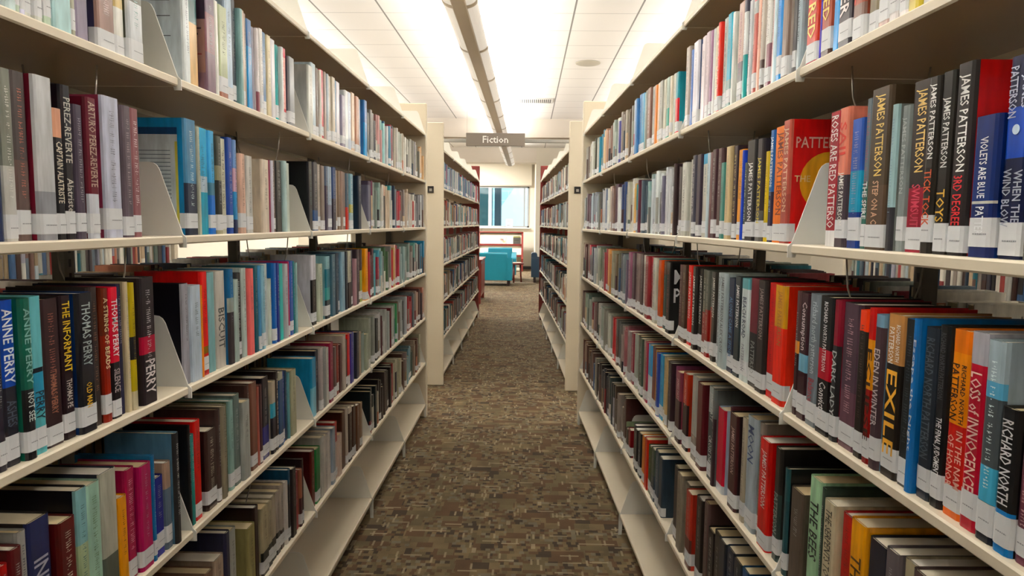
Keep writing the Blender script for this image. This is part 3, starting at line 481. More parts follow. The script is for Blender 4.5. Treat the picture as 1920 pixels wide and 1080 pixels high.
# side|level|bay|start along the range|slot width|height (0: typical)|spine colours top to bottom (colour@percent)|options|built singly
BOOKS = """
L|5|0|1.0262|0.0185|0.000|dde||1
L|5|0|1.0447|0.0258|0.000|cdd||1
L|5|0|1.0705|0.0111|0.000|9b9@60/bcb||1
L|5|0|1.0816|0.0114|0.000|2a8@88/dde||1
L|5|0|1.0930|0.0234|0.000|dddfda||1
L|5|0|1.1164|0.0207|0.000|d5d8d0||1
L|5|0|1.1371|0.0202|0.000|bcb||1
L|5|0|1.1574|0.0511|0.000|b4d2d4|l0|1
L|5|0|1.2085|0.0128|0.000|aa9||1
L|5|0|1.2213|0.0400|0.000|8c8496|l0|1
L|5|0|1.2614|0.0764|0.000|423e55@30/9a8078|c=3c3a55,s=fee|1
L|5|0|1.3378|0.0354|0.000|cdb880@62/e0e0da||1
L|5|0|1.3732|0.0549|0.000|5c6050@52/cfd4d8|s=8aa|1
L|5|1|1.5929|0.0326|0.000|dfe6e8|c=d5dfe4,l0,o=2,s=99a|1
L|5|1|1.6255|0.0501|0.000|3c6a6a@36/d8b98c|l0|1
L|5|1|1.6755|0.0679|0.000|6a5568@20/8a6068@60/7a6270|c=8b6f78,l0,o=8|1
L|5|1|1.7434|0.0239|0.000|e6e6e0|l0|1
L|5|1|1.7672|0.0530|0.229|b2bb9c@86/9a6a58|o=5|1
L|5|1|1.8202|0.0461|0.267|b3c6d6||1
L|5|1|1.8663|0.0309|0.274|343c48||1
L|5|1|1.8972|0.0212|0.257|8fb0b0|l0|1
L|5|1|1.9183|0.0180|0.259|c9b9a8||0
L|5|1|1.9363|0.0258|0.258|8a7a72|l0|1
L|5|1|1.9621|0.0381|0.250|2468a0@30/3f93c8|l0|1
L|5|1|2.0002|0.0196|0.238|9a9aa8|l0|0
L|5|1|2.0198|0.0200|0.239|e4dede@75/8d5560|l0|0
L|5|1|2.0398|0.0287|0.245|dcdad6|s=556|1
L|5|1|2.0684|0.0381|0.244|3a6a94||1
L|5|1|2.1065|0.0350|0.244|d9cfb0|l0|1
L|5|1|2.1415|0.0408|0.242|d8d8dc|l0|1
L|5|1|2.1823|0.0281|0.234|30a0a0||0
L|5|1|2.2104|0.0191|0.234|d8dada|l0|0
L|5|1|2.2296|0.0493|0.240|d84860@12/e8b0a8@80/c84850|s=c33|1
L|5|1|2.2789|0.0569|0.222|85888c|c=4a5060|1
L|5|2|2.4654|0.0658|0.239|cfd2cc|c=b9bcba,l0|1
L|5|2|2.5311|0.0573|0.260|bccdd6||1
L|5|2|2.5885|0.0330|0.253|7a6a60||0
L|5|2|2.6215|0.0202|0.252|dcd8d0||0
L|5|2|2.6417|0.0414|0.259|c83a50||0
L|5|2|2.6830|0.0283|0.259|a89890|l0|0
L|5|2|2.7114|0.0289|0.257|b0bcc4||0
L|5|2|2.7403|0.0521|0.259|c0b8a8||0
L|5|2|2.7924|0.0463|0.263|c8c0b0||0
L|5|2|2.8387|0.0237|0.259|3f80a8||0
L|5|2|2.8624|0.0653|0.261|dadae2||1
L|5|2|2.9277|0.0596|0.217|9a96a8||0
L|5|2|2.9873|0.0621|0.249|e0e6ea|l0|0
L|5|2|3.0493|0.0553|0.252|c8d4e4|l0|0
L|5|2|3.1047|0.0671|0.262|d8c4b0||0
L|5|2|3.1718|0.0599|0.256|c09a88||0
L|5|2|3.2317|0.0308|0.252|b8bcc8||0
L|5|2|3.2625|0.1071|0.263|4a7ab0@40/3f9ad0|l0|1
L|4|0|1.0051|0.0253|0.258|1a2a50|l0|1
L|4|0|1.0304|0.0277|0.261|8b8f86@56/c8c8c4|c=1a2a50,s=e4e4dc|1
L|4|0|1.0581|0.0352|0.263|565050@52/6a5a56|s=c87868|1
L|4|0|1.0933|0.0454|0.264|c4c6c8@70/9a9ca2|c=7a2838|1
L|4|0|1.1387|0.0255|0.219|d8a890@22/1c1a1e|t=CAPTAIN ALATRISTE:ddd3c0:25:72|1
L|4|0|1.1642|0.0281|0.262|1c1a20|t=PEREZ-REVERTE:c8c4b8:8:50,t=Alatriste:c8c4b8:60:82|1
L|4|0|1.1923|0.0264|0.234|524a58|s=a8a0a8|1
L|4|0|1.2232|0.0326|0.252|64202f@68/c8ccd4|t=ARTURO PEREZ-REVERTE:c0a090:3:63|1
L|4|0|1.2558|0.0777|0.265|c4c8d8|c=9a4860,s=8a8a9a|1
L|4|0|1.3335|0.0311|0.256|6a6068|s=aa9aa0|1
L|4|0|1.3646|0.0326|0.256|8f6468|s=e0d0d0|1
L|4|1|1.5763|0.0594|0.268|5f8fb0@55/2a3448|c=1f90c4,o=3,t=BACK PANEL:1f90c4:0:1,s=cdd|1
L|4|1|1.6358|0.0135|0.257|b8bcae|l0|1
L|4|1|1.6493|0.0563|0.258|14a8d0@45/b8c8d4@60/10a0b8|l0|1
L|4|1|1.7056|0.0326|0.257|5fb0e0@50/5a8aa0@62/3f7ac8||1
L|4|1|1.7382|0.0307|0.248|4f544c@30/9a9a80@45/3a3c38@80/b8b498|c=4f544c|1
L|4|1|1.7689|0.0383|0.246|c8c8b8|s=334|1
L|4|1|1.8072|0.0332|0.253|3252a0||1
L|4|1|1.8405|0.0240|0.250|7a9ac8@30/c8a8b8@55/4a90c0@85/2a3050|l0|1
L|4|1|1.8644|0.0105|0.237|9ab8c0|l0|0
L|4|1|1.8749|0.0394|0.218|d8b8a8||1
L|4|1|1.9143|0.0449|0.216|c8c8c4||1
L|4|1|1.9592|0.0154|0.213|c8c4b0|l0|0
L|4|1|1.9746|0.1151|0.217|d8cdc0|c=d6cabb,o=4,l0|1
L|4|1|2.0898|0.0175|0.219|8a2a50@100|l0|0
L|4|1|2.1073|0.0178|0.219|d4d4e0|l0|0
L|4|1|2.1251|0.0412|0.223|6a5a58|s=ccc|1
L|4|1|2.1664|0.0526|0.224|363636|l0|1
L|4|1|2.2190|0.0248|0.228|b8d0d0|l0|0
L|4|1|2.2437|0.0356|0.224|c0ccc4|l0|1
L|4|2|2.4654|0.0472|0.248|14161e|c=101218,o=3,l0,s=477|1
L|4|2|2.5125|0.0253|0.252|9a8e84||0
L|4|2|2.5379|0.0588|0.253|4a4a50@70/3a5a88||1
L|4|2|2.5967|0.0339|0.250|b8b0a8||0
L|4|2|2.6306|0.0418|0.247|8a8078||0
L|4|2|2.6724|0.0359|0.248|5a6a80@30/3a3048|l0|0
L|4|2|2.7083|0.0594|0.251|a8b8c8@60/8a8a9a||1
L|4|2|2.7677|0.0621|0.254|2a4878@50/2a2438|s=88a,l0|1
L|4|2|2.8298|0.0402|0.246|b0a090||0
L|4|2|2.8700|0.0330|0.246|8a7868||0
L|4|2|2.9030|0.0338|0.246|a08a80|l0|0
L|4|2|2.9367|0.0433|0.245|8a7870||0
L|4|2|2.9800|0.0356|0.243|5a6a78@60/c04a40|l0|0
L|4|2|3.0156|0.1120|0.248|88b0c0@55/b8b870@70/a8c0c8|s=eee|1
L|4|2|3.1276|0.1310|0.248|1e2c3e|l0|1
L|3|0|0.9637|0.0184|0.265|2a2428||1
L|3|0|0.9821|0.0234|0.263|2a2630||1
L|3|0|1.0055|0.0337|0.259|1f4fa8@52/23242e|c=142c70,t=ANNE PERRY:e8f0f8:5:50,t=ASHES:556070:60:76|1
L|3|0|1.0393|0.0237|0.259|2a6a5a@56/1c1c20|t=ANNE PERRY:8ac0b8:6:53,t=NOT SEE:d0dcd8:58:76|1
L|3|0|1.0630|0.0324|0.259|78b8c0@45/1a2028@48/4a98b8@72/6ab0b8|t=PERRY:1a2a38:60:78|1
L|3|0|1.0954|0.0453|0.251|3a282a|c=14121a,s=a86a5a,t=THOMAS PERRY:a87058:48:78|1
L|3|0|1.1407|0.0327|0.252|26161c|t=THE INFORMANT:ecc830:4:53,t=THOMAS PE:d8d0c8:58:78|1
L|3|0|1.1735|0.0471|0.253|1a1a20|c=1c3a6c,t=THOMAS PERRY:a8b8b8:7:52,t=OLD MAN:e8b830:64:82|1
L|3|0|1.2206|0.0274|0.259|3a3230|l0,s=8a6a50|1
L|3|0|1.2479|0.0235|0.255|6a3020@35/8a3020|t=A STRING OF BEADS:e8d8a8:7:60|1
L|3|0|1.2714|0.0314|0.254|d01c48@57/181418|t=THOMAS PERRY:f0e8e8:9:53,t=SILENCE:c8b8b8:62:80|1
L|3|0|1.3028|0.0181|0.258|2a2a48|l0|1
L|3|0|1.3209|0.0130|0.261|cfc4a8|s=a8a098,l0|1
L|3|0|1.3339|0.0190|0.258|b8a83a@42/1c1c20@60/b8a83a@85/c8c0a8|l0|1
L|3|0|1.3528|0.0706|0.265|2a2226@46/b03048@60/2a2226|c=362e32,l0,o=6,s=ddd,t=PERRY:e8e0e0:65:92|1
L|3|1|1.5484|0.0321|0.237|a0a0a8|c=15131c,l0,o=0|1
L|3|1|1.5805|0.0536|0.229|b4c0cc|l0|1
L|3|1|1.6341|0.0111|0.226|e09048|l0|0
L|3|1|1.6452|0.0372|0.257|d81c24@72/8a7030@79/c01c28|c=d01a20|1
L|3|1|1.6824|0.0389|0.253|88b0b4|l0|1
L|3|1|1.7213|0.0601|0.253|c4c0b8|l0,t=BISCUIT:444:38:80|1
L|3|1|1.7814|0.0333|0.255|1f6a98@30/a0a8a0@45/3a3438|l0|1
L|3|1|1.8147|0.0310|0.225|a8b8b4|l0|1
L|3|1|1.8457|0.0357|0.240|2c2c2e|s=ccc|1
L|3|1|1.8814|0.0333|0.251|b8c4c0|l0|1
L|3|1|1.9147|0.0383|0.247|e07a78|l0|1
L|3|1|1.9530|0.0318|0.253|1a5a68|l0|1
L|3|1|1.9848|0.0204|0.252|5a90b8||0
L|3|1|2.0052|0.0292|0.251|90b8c8||1
L|3|1|2.0344|0.0476|0.253|c0c8c8|l0|1
L|3|1|2.0820|0.0224|0.206|c8d0c8|l0|0
L|3|1|2.1044|0.0275|0.252|1f6ab0||1
L|3|1|2.1319|0.0282|0.251|1a2a80|l0|1
L|3|1|2.1600|0.0387|0.247|40b8b0|l0|1
L|3|1|2.1988|0.0401|0.244|b0b4b8|l0|1
L|3|1|2.2389|0.0206|0.250|a82a58||0
L|3|1|2.2595|0.0369|0.250|1a50a0||1
L|3|1|2.2964|0.0216|0.247|2a7a80|l0|0
L|3|1|2.3180|0.0165|0.242|90b0b0|l0|0
L|3|2|2.4654|0.0735|0.259|c8c8d0@35/0c0c10||1
L|3|2|2.5389|0.0947|0.221|b8c0b0|l0|1
L|3|2|2.6336|0.0794|0.246|8ab0b8@20/2a7080@50/4a9898@70/1e2e3a||1
L|3|2|2.7130|0.0763|0.251|4a6a78|l0|1
L|3|2|2.7893|0.0398|0.252|2a3a48|l0|0
L|3|2|2.8291|0.0576|0.252|2a4a68||0
L|3|2|2.8867|0.0599|0.254|8aa8b8|l0|0
L|3|2|2.9466|0.0354|0.254|28303a|l0|0
L|3|2|2.9820|0.0733|0.254|b8b8a8@55/1a1418|l0|0
L|3|2|3.0553|0.0476|0.254|2a2a38||0
L|3|2|3.1029|0.0392|0.214|a88890|l0|0
L|3|2|3.1420|0.0401|0.254|3a3038|l0|0
L|3|2|3.1822|0.0621|0.254|4a3040||0
L|3|2|3.2443|0.0428|0.252|2a2028@40/a8b068||0
L|3|2|3.2871|0.0833|0.252|e8a828||0
L|2|0|0.9345|0.0400|0.194|8a2020|l0|1
L|2|0|0.9745|0.0200|0.202|b01c20|l0|1
L|2|0|0.9945|0.0258|0.218|5a1c20@50/a8b098|l0|1
L|2|0|1.0203|0.0211|0.234|a8a8a4|l0,s=445|1
L|2|0|1.0413|0.0551|0.239|2a3058|c=221e22,l0,t=INFERNO:b8b8c8:28:90|1
L|2|0|1.0964|0.0471|0.214|5a1418|l0,s=ccb|1
L|2|0|1.1435|0.0334|0.253|88b0b4@40/a8b898|c=0a0a16,l0,o=6|1
L|2|0|1.1769|0.0428|0.248|a8c8b8|l0,s=797|1
L|2|0|1.2198|0.0519|0.254|b4b4a8@65/5a6058|c=20283c,l0|1
L|2|0|1.2716|0.0323|0.186|e0a020|l0|1
L|2|0|1.3039|0.0369|0.230|a01850|s=e8a0b8|1
L|2|0|1.3408|0.0470|0.224|a82460||1
L|2|0|1.3878|0.0130|0.232|2a78a8||1
L|2|0|1.4007|0.0389|0.176|101a80||1
L|2|0|1.4397|0.0283|0.197|a89080@30/607080||1
L|2|0|1.4680|0.0226|0.255|2a2a2c|c=6488a0,o=12,s=ddd,l0|1
L|2|1|1.5484|0.0112|0.249|1c1a1c|c=120f12,l0,s=889|1
L|2|1|1.5596|0.0239|0.221|2a8a88|l0|1
L|2|1|1.5835|0.0386|0.247|c8202c||1
L|2|1|1.6221|0.0766|0.205|3a2624|c=2a1e1e,s=ccb|1
L|2|1|1.6986|0.0218|0.245|4a3a38||1
L|2|1|1.7204|0.0288|0.247|8a8474|l0|1
L|2|1|1.7492|0.0264|0.245|4a5a38|l0|1
L|2|1|1.7756|0.0306|0.247|8aa8a4||1
L|2|1|1.8063|0.0424|0.254|6a7874||1
L|2|1|1.8487|0.0520|0.224|a8aca8|l0|1
L|2|1|1.9007|0.0231|0.260|4a3430|l0|1
L|2|1|1.9238|0.0479|0.260|7a5448||1
L|2|1|1.9717|0.0123|0.239|a86a60|l0|0
L|2|1|1.9841|0.0251|0.241|4a2a30||1
L|2|1|2.0092|0.0611|0.254|1a1a28@60/2a2c78||1
L|2|1|2.0703|0.0365|0.230|b0a898@30/50a0b8@50/1c1c28||1
L|2|1|2.1068|0.0282|0.255|2a2020|s=edc|1
L|2|1|2.1350|0.0437|0.244|a8a898@10/2a5078||1
L|2|1|2.1787|0.0250|0.240|20408a||0
L|2|1|2.2038|0.0256|0.234|1a3a5a|l0|0
L|2|1|2.2294|0.0156|0.224|6a98a0|l0|0
L|2|1|2.2450|0.0647|0.225|a8a890|l0|1
L|2|2|2.4654|0.0620|0.223|3a90b8@50/80b8cc|c=3a8cb8,l0|1
L|2|2|2.5274|0.0470|0.241|14162a|l0|0
L|2|2|2.5743|0.0346|0.245|b0a8a8||0
L|2|2|2.6090|0.0427|0.239|8a9090|l0|0
L|2|2|2.6517|0.0367|0.230|c0c0bc|l0|0
L|2|2|2.6884|0.0530|0.243|8a2848||0
L|2|2|2.7414|0.0391|0.218|3a1c20||0
L|2|2|2.7805|0.0402|0.211|6a5a58||0
L|2|2|2.8207|0.0330|0.214|8a3a30||0
L|2|2|2.8537|0.0423|0.207|4a2024|l0|0
L|2|2|2.8961|0.0436|0.239|b0a8a0|l0|0
L|2|2|2.9396|0.0358|0.212|3a2a20||0
L|2|2|2.9754|0.0459|0.233|c82c20@80/c8c0b8||0
L|2|2|3.0213|0.0570|0.229|3a3490|l0|0
L|2|2|3.0783|0.0391|0.222|8aa8b8|l0|0
L|2|2|3.1174|0.0503|0.219|2a2a38|l0|0
L|2|2|3.1677|0.0519|0.211|a09080|l0|0
L|2|2|3.2196|0.0755|0.194|8a9c98|l0|0
L|2|2|3.2952|0.0675|0.178|a8b0a0|l0|0
L|1|1|1.6098|0.0400|0.203|8a7060|l0|1
L|1|1|1.6498|0.0832|0.200|b8a898@30/c07050|l0|1
L|1|1|1.7330|0.0295|0.249|2a2c48|l0|1
L|1|1|1.7625|0.0437|0.240|a8aca8|l0|1
L|1|1|1.8062|0.1200|0.198|a09a70|l0|1
L|1|1|1.9262|0.0345|0.236|2e1c1c|l0|1
L|1|1|1.9607|0.0661|0.213|b0a890@65/1c2020||1
L|1|1|2.0267|0.0397|0.209|a8a08c@65/1c2424||1
L|1|1|2.0664|0.0415|0.209|b0a898@65/2a2a28||1
L|1|1|2.1079|0.0383|0.211|a8a098@65/242628||1
L|1|1|2.1462|0.0349|0.218|b0a8a0@70/3a2a28||1
L|1|1|2.1811|0.0252|0.215|d0ccc8||0
L|1|1|2.2063|0.0277|0.247|1a5070@20/22222c||0
L|1|1|2.2340|0.0422|0.240|2a2428|l0|1
L|1|1|2.2761|0.0425|0.209|a04048|l0|1
L|1|1|2.3186|0.0227|0.208|9a6a58@50/4a2a30||0
L|1|1|2.3414|0.0190|0.238|2a1820||0
L|1|2|2.4654|0.0437|0.222|5a1414|c=4e1012,l0,s=a86|0
L|1|2|2.5091|0.0611|0.214|2e7a48|s=144|1
L|1|2|2.5701|0.0495|0.241|b0b0ac|l0|0
L|1|2|2.6196|0.0514|0.231|c0bcb8|l0,s=667|0
L|1|2|2.6710|0.0379|0.233|d0ccc8|l0|0
L|1|2|2.7089|0.0468|0.236|9aa8b8||0
L|1|2|2.7557|0.0484|0.245|a81c24@35/c8b8b0||0
L|1|2|2.8041|0.0501|0.179|c8b8b0|l0|0
L|1|2|2.8542|0.0874|0.253|4a2a20|l0|1
L|1|2|2.9415|0.0364|0.257|b8b0a8||0
L|1|2|2.9779|0.0563|0.247|c8c0b8@10/2a1418||0
L|1|2|3.0342|0.0783|0.233|3a1c18||0
L|1|2|3.1124|0.0717|0.219|6a4838|l0|0
L|1|2|3.1842|0.0424|0.216|8a7868||0
R|5|0|1.3554|0.0500|0.000|c84a3c@93/b03040|t=HYPER RED:f0d870:2:80|1
R|5|0|1.3487|0.0066|0.000|4038a0@55/5a50c0|l0,c=20209a|0
R|5|0|1.3083|0.0405|0.000|a0503c@88/4a3028|t=HYPER RED:f0d060:0:72|1
R|5|0|1.2800|0.0282|0.000|7ab8e8@60/40a0e0|l0,c=1a2a90|1
R|5|0|1.2308|0.0492|0.000|2a2430|t=PATTER:e8e0e0:30:78|1
R|5|0|1.1921|0.0387|0.000|a86050@75/8a7068|t=PARALLEL:e05040:20:74|1
R|5|0|1.1590|0.0331|0.000|b09a78@75/8a8068|t=GATE:4a3a20:40:74|1
R|5|0|1.1218|0.0373|0.000|b87868@60/c0a8a0||1
R|5|0|1.0926|0.0292|0.000|e0dcdc||1
R|5|0|1.0649|0.0277|0.000|e8e4e4||1
R|5|0|1.0361|0.0288|0.000|c8b860|l0|1
R|5|0|1.0065|0.0296|0.000|d8d8d8||1
R|5|0|0.9752|0.0313|0.000|b8c0c8||1
R|5|0|0.9480|0.0272|0.000|808890||1
R|5|0|0.9224|0.0257|0.000|b05040||1
R|5|0|0.8982|0.0242|0.000|d0d0d0||1
R|5|1|2.2778|0.0446|0.260|b8b0a8|s=334|1
R|5|1|2.2460|0.0317|0.242|3a6ab0|l0|0
R|5|1|2.1735|0.0726|0.256|dcdce6|c=5a6a90|1
R|5|1|2.1503|0.0231|0.236|d8d4d4|l0,s=889|0
R|5|1|2.1110|0.0393|0.249|dcd2d6|l0|1
R|5|1|2.0731|0.0379|0.251|d0c0c8||1
R|5|1|2.0469|0.0262|0.247|9a7090||0
R|5|1|2.0214|0.0255|0.245|d8d8d8|l0|0
R|5|1|1.9770|0.0444|0.244|d8c8b0|s=443|1
R|5|1|1.9532|0.0238|0.243|e04a40|s=fdd|0
R|5|1|1.9163|0.0369|0.246|b8c4c0|s=334|1
R|5|1|1.8764|0.0398|0.247|20a8c0@70/80a0a0||1
R|5|1|1.8593|0.0172|0.238|6a9ac8|l0|0
R|5|1|1.8382|0.0210|0.236|d8dcd8|l0|0
R|5|1|1.8177|0.0205|0.235|c8c4bc|l0|0
R|5|1|1.7742|0.0436|0.244|c8b0a8@60/6a6a70|s=957|1
R|5|1|1.7513|0.0229|0.239|4a4a58@12/d4d8d8@55/4aa8a8|l0|1
R|5|1|1.7290|0.0223|0.000|d0d4d8||1
R|5|1|1.7037|0.0253|0.000|d8d4d0@50/7a5a60||1
R|5|1|1.6792|0.0245|0.000|c87078@12/c0c8c8@24/c07068||1
R|5|1|1.6622|0.0171|0.000|e8c0b0|l0|1
R|5|1|1.6421|0.0200|0.000|c8c0b8@70/5a4a48||1
R|5|1|1.6162|0.0259|0.000|d0ccc8||1
R|5|1|1.5880|0.0282|0.000|dcdcd8@60/8a5a68||1
R|5|1|1.5758|0.0122|0.000|e0c8c8|l0|0
R|5|1|1.5549|0.0209|0.000|c8dce4|l0|1
R|5|1|1.5260|0.0289|0.000|1890d4||1
R|5|1|1.4927|0.0333|0.000|c8c0b8@22/8a7a70||1
R|5|1|1.4740|0.0187|0.000|98c8c8@25/6a6a6c||1
R|5|1|1.4506|0.0234|0.000|a8b8c0|s=223,l0|1
R|5|2|3.1818|0.0576|0.251|b8c0c8@60/c05060||0
R|5|2|3.1318|0.0500|0.246|5a88b8|l0|0
R|5|2|3.0597|0.0721|0.256|3a7ab0||0
R|5|2|2.9910|0.0688|0.247|4a98c0||0
R|5|2|2.9578|0.0332|0.239|8ab0b8|l0|0
R|5|2|2.9146|0.0431|0.242|6a6a60|l0|0
R|5|2|2.8421|0.0725|0.242|8a6a60|s=ccc|0
R|5|2|2.7828|0.0593|0.235|a8a8a0||0
R|5|2|2.7446|0.0382|0.230|e09050|l0|0
R|5|2|2.6984|0.0462|0.230|e8c8b0||0
R|5|2|2.6450|0.0534|0.227|a8a8a0|s=334|0
R|5|2|2.6021|0.0429|0.223|c8c8b8||0
R|5|2|2.5606|0.0415|0.222|a8b8b0@50/48a090||0
R|5|2|2.5283|0.0323|0.217|6a7068|l0|0
R|5|2|2.5047|0.0237|0.214|d8d0c0||0
R|5|2|2.4662|0.0384|0.215|c0c4bc|l0|0
R|5|2|2.4290|0.0373|0.212|2090a0@42/c83a44||0
R|4|0|1.2540|0.0458|0.243|a02038@88/e8e8e8|t=ROSES ARE RED PATTERSO:ecdcdc:3:86,c=b8c8d8,l0|1
R|4|0|1.2151|0.0389|0.243|d88a78@48/4a4048|t=SAIL:e04030:10:38,t=JAMES PATTERSON:ecece8:46:84|1
R|4|0|1.1733|0.0418|0.218|3a60b0@40/2a98b8@72/1a3a80|c=1238c0,s=99b|1
R|4|0|1.1492|0.0241|0.246|6a7880@55/3a6a60|t=THE SPIRE:e8ecec:55:80,s=957|1
R|4|0|1.0857|0.0636|0.255|4a3e30@60/5a4a3c|t=JAMES PATTERSON:f0cc70:4:54,t=STEP ON A C:dcb090:57:84|1
R|4|0|1.0680|0.0177|0.222|a8c4c8@70/34343a|l0,s=8ab,c=8a8f8c|1
R|4|0|1.0466|0.0213|0.217|8c9494|c=707878,t=JAMES PATTERSON:b8c0c0:8:60|1
R|4|0|0.9975|0.0491|0.247|2e2624@62/98283c|t=JAMES PATTERSON:f0cc78:5:53,t=SWIMSUIT:d84860:60:85|1
R|4|0|0.9705|0.0271|0.244|26221e|t=JAMES PATTERSON:f0f0ec:4:46,t=TICK TOCK:d85a30:52:84|1
R|4|0|0.9403|0.0301|0.245|221e1a|t=JAMES PATTERSON:f0f0ec:14:52,t=TOYS:e8b848:64:82|1
R|4|0|0.9037|0.0367|0.249|2c2626@94/1c1618|t=JAMES PATTERSON:f4f4f0:6:56,t=3RD DEGREE:e03038:58:84,c=c00c18|1
R|4|0|0.8538|0.0437|0.175|16306c@60/c8c8c0@62/1a2a60|t=VIOLETS ARE BLUE:ecf0f4:15:58,t=PATTER:ecf0f4:64:84|1
R|4|0|0.8133|0.0404|0.238|141c40@25/1a50b0@50/141c40|t=JAMES:b8c0d8:10:26:.72:.36,t=PATTERSON:b8c0d8:5:30:.28:.36,t=WHEN THE:a8b0c0:56:82:.72:.36,t=WIND BLOW:a8b0c0:55:84:.28:.36,c=c8d8f0,disc=c8e0f8:.36:.006|1
R|4|0|0.7945|0.0188|0.235|a8b0b8@45/5a5a50|l0|1
R|4|0|0.7743|0.0202|0.233|4a4a50||1
R|4|1|2.2323|0.0865|0.239|d4d4cc@90/b8b8b0|s=445|1
R|4|1|2.1884|0.0439|0.243|c0c0b8|l0|1
R|4|1|2.1521|0.0363|0.251|4a4a58|s=ddd|1
R|4|1|2.1055|0.0465|0.250|3a3040||1
R|4|1|2.0501|0.0554|0.247|48a0c8@12/c8c8c0||1
R|4|1|2.0183|0.0319|0.245|b8c8d0|l0|1
R|4|1|1.9874|0.0309|0.244|6a4a50@60/5a3038|l0|1
R|4|1|1.9476|0.0397|0.248|4a3038||1
R|4|1|1.9095|0.0382|0.247|5a4448||1
R|4|1|1.8773|0.0322|0.205|5a9088||1
R|4|1|1.8375|0.0398|0.244|cdbb98|s=a98|1
R|4|1|1.7993|0.0381|0.242|342630|s=dc8|1
R|4|1|1.7588|0.0406|0.228|e0a050||1
R|4|1|1.7392|0.0196|0.223|2448b8|l0|0
R|4|1|1.7125|0.0267|0.191|3a4a48|s=cdd|1
R|4|1|1.6474|0.0650|0.240|2a2a2c|t=JAMES PATTERSON:f0f0f0:22:80,c=3a3a3a|1
R|4|1|1.6101|0.0374|0.237|3a3438@70/6a6a68|t=JAMES PATTERSON:e4d048:18:82|1
R|4|1|1.5839|0.0261|0.205|d8c050||1
R|4|1|1.5556|0.0284|0.249|3468a8@55/2a2440|t=JAMES PATTERSON:e8f0f8:6:50,s=9bd|1
R|4|1|1.4932|0.0624|0.251|ee8a3c|t=JAMES PATTERSON:84341c:5:76|1
R|4|1|1.4516|0.0416|0.256|b86458@60/a85850|t=JAMES PATTERSON:e8c0a0:6:74,c=d01828,o=6|1
R|3|0|1.3817|0.0237|0.254|5a4648@40/e0a060@50/3a2428||1
R|3|0|1.3393|0.0424|0.253|3a1e28@48/80b0c8@62/3a1e28|t=Consumption:e0d0d4:7:45|1
R|3|0|1.2903|0.0490|0.256|78828a|t=richard north patterson:b8c4cc:6:60,t=Balance:a84048:64:82|1
R|3|0|1.2343|0.0560|0.257|141416@38/b01c3c@60/141214|t=RICHARD NORTH PATTERSON:f0f0f0:4:54,t=Conviction:e8e4e4:62:90|1
R|3|0|1.2081|0.0262|0.255|8a2038@32/2a2a2c|t=DARK LADY:c8d0d0:36:82|1
R|3|0|1.1498|0.0584|0.254|52404c@60/6a4c58|s=c8a0a8,c=2a2a2c|1
R|3|0|1.1183|0.0314|0.248|ea5a18@14/221c18|s=5a4a40|1
R|3|0|1.0934|0.0249|0.255|c0342c@20/d89a20@52/8a2418|t=ECLIPSE:382014:26:85|1
R|3|0|1.0665|0.0270|0.248|7a9ab0@8/4a3a40|t=EDEN IN WINTER:d4c8cc:22:72|1
R|3|0|1.0219|0.0445|0.253|b88c60@30/1e1814|t=RICHARD NORTH:f0ece4:6:28:.74:.3,t=PATTERSON:f0ece4:8:30:.36:.32,t=EXILE:f0b038:34:86|1
R|3|0|0.9915|0.0304|0.251|24282a|c=1e6ca8,s=4a5458|1
R|3|0|0.9770|0.0146|0.255|1f74b4@100|l0,t=Escape the Night:d0d8e0:12:76|1
R|3|0|0.9442|0.0328|0.246|2c323a|t=RICHARD NORTH PATTERSON:5c666e:6:76|1
R|3|0|0.9181|0.0261|0.253|1a1a1c|t=RICHARD NORTH PATTERSON:5a5c60:4:40,t=THE FINAL JUDGMENT:f0f0f0:50:82|1
R|3|0|0.8783|0.0398|0.252|e08428@12/e89838@50/c8403c@92/e87c20|t=PATTERSON:3c2418:18:48:.3:.42,t=RICHARD NORTH:3c2418:18:49:.72:.26,t=OF HONOR:e8b0a0:56:84:.3:.34,t=IN THE NAM:e8b0a0:53:84:.72:.34|1
R|3|0|0.8446|0.0337|0.255|a8a8b0@16/b41840|t=LOSS of INNOCENCE:ecc4b8:20:80|1
R|3|0|0.8116|0.0331|0.250|a8b8c0@20/6aa8c8@28/50585c@62/60b0d0@80/101828|s=dee|1
R|3|0|0.7818|0.0298|0.176|1a1a1c@70/1880c0|t=RICHARD NORTH:d4d4d8:8:66|1
R|3|0|0.7580|0.0238|0.180|8a5a68@60/704050|s=caa|1
R|3|0|0.7386|0.0194|0.232|6a3848||1
R|3|1|2.2798|0.0425|0.252|4c2026||0
R|3|1|2.2258|0.0540|0.254|4a3024|s=986|1
R|3|1|2.1806|0.0452|0.256|d84030|t=JAMES PATTERSON:ecd8d0:8:66|1
R|3|1|2.1433|0.0373|0.255|2a2624|t=JAMES PATTERSON:f0f0ec:8:66|1
R|3|1|2.1072|0.0361|0.254|2a2826|t=JAMES PATTERSON:f0f0ec:10:70|1
R|3|1|2.0666|0.0406|0.253|2c2826|t=JAMES PATTERSON:f0f0ec:8:66|1
R|3|1|2.0220|0.0446|0.253|3a4038@50/8a2420|s=ccb|1
R|3|1|1.9846|0.0375|0.253|5a5e58@45/8a2018|s=998|1
R|3|1|1.9536|0.0310|0.252|4a4e4a@40/9a3828||1
R|3|1|1.9185|0.0350|0.253|34302c|t=JAMES PATTERSON:e0e0d8:6:50|1
R|3|1|1.8800|0.0385|0.254|b8c0c4|t=JAMES PATTERSON ALEX CROSS:505058:4:80|1
R|3|1|1.8206|0.0594|0.257|b0bec2|t=JAMES PATTERSON ALEX CROSS:505058:4:84,l0|1
R|3|1|1.7689|0.0517|0.248|1e2a44|t=ALONG CAME A SPIDER:5a8ab8:20:84|1
R|3|1|1.7200|0.0489|0.255|2e3a3e|t=JAMES PATTERSON:f0f0f0:8:50|1
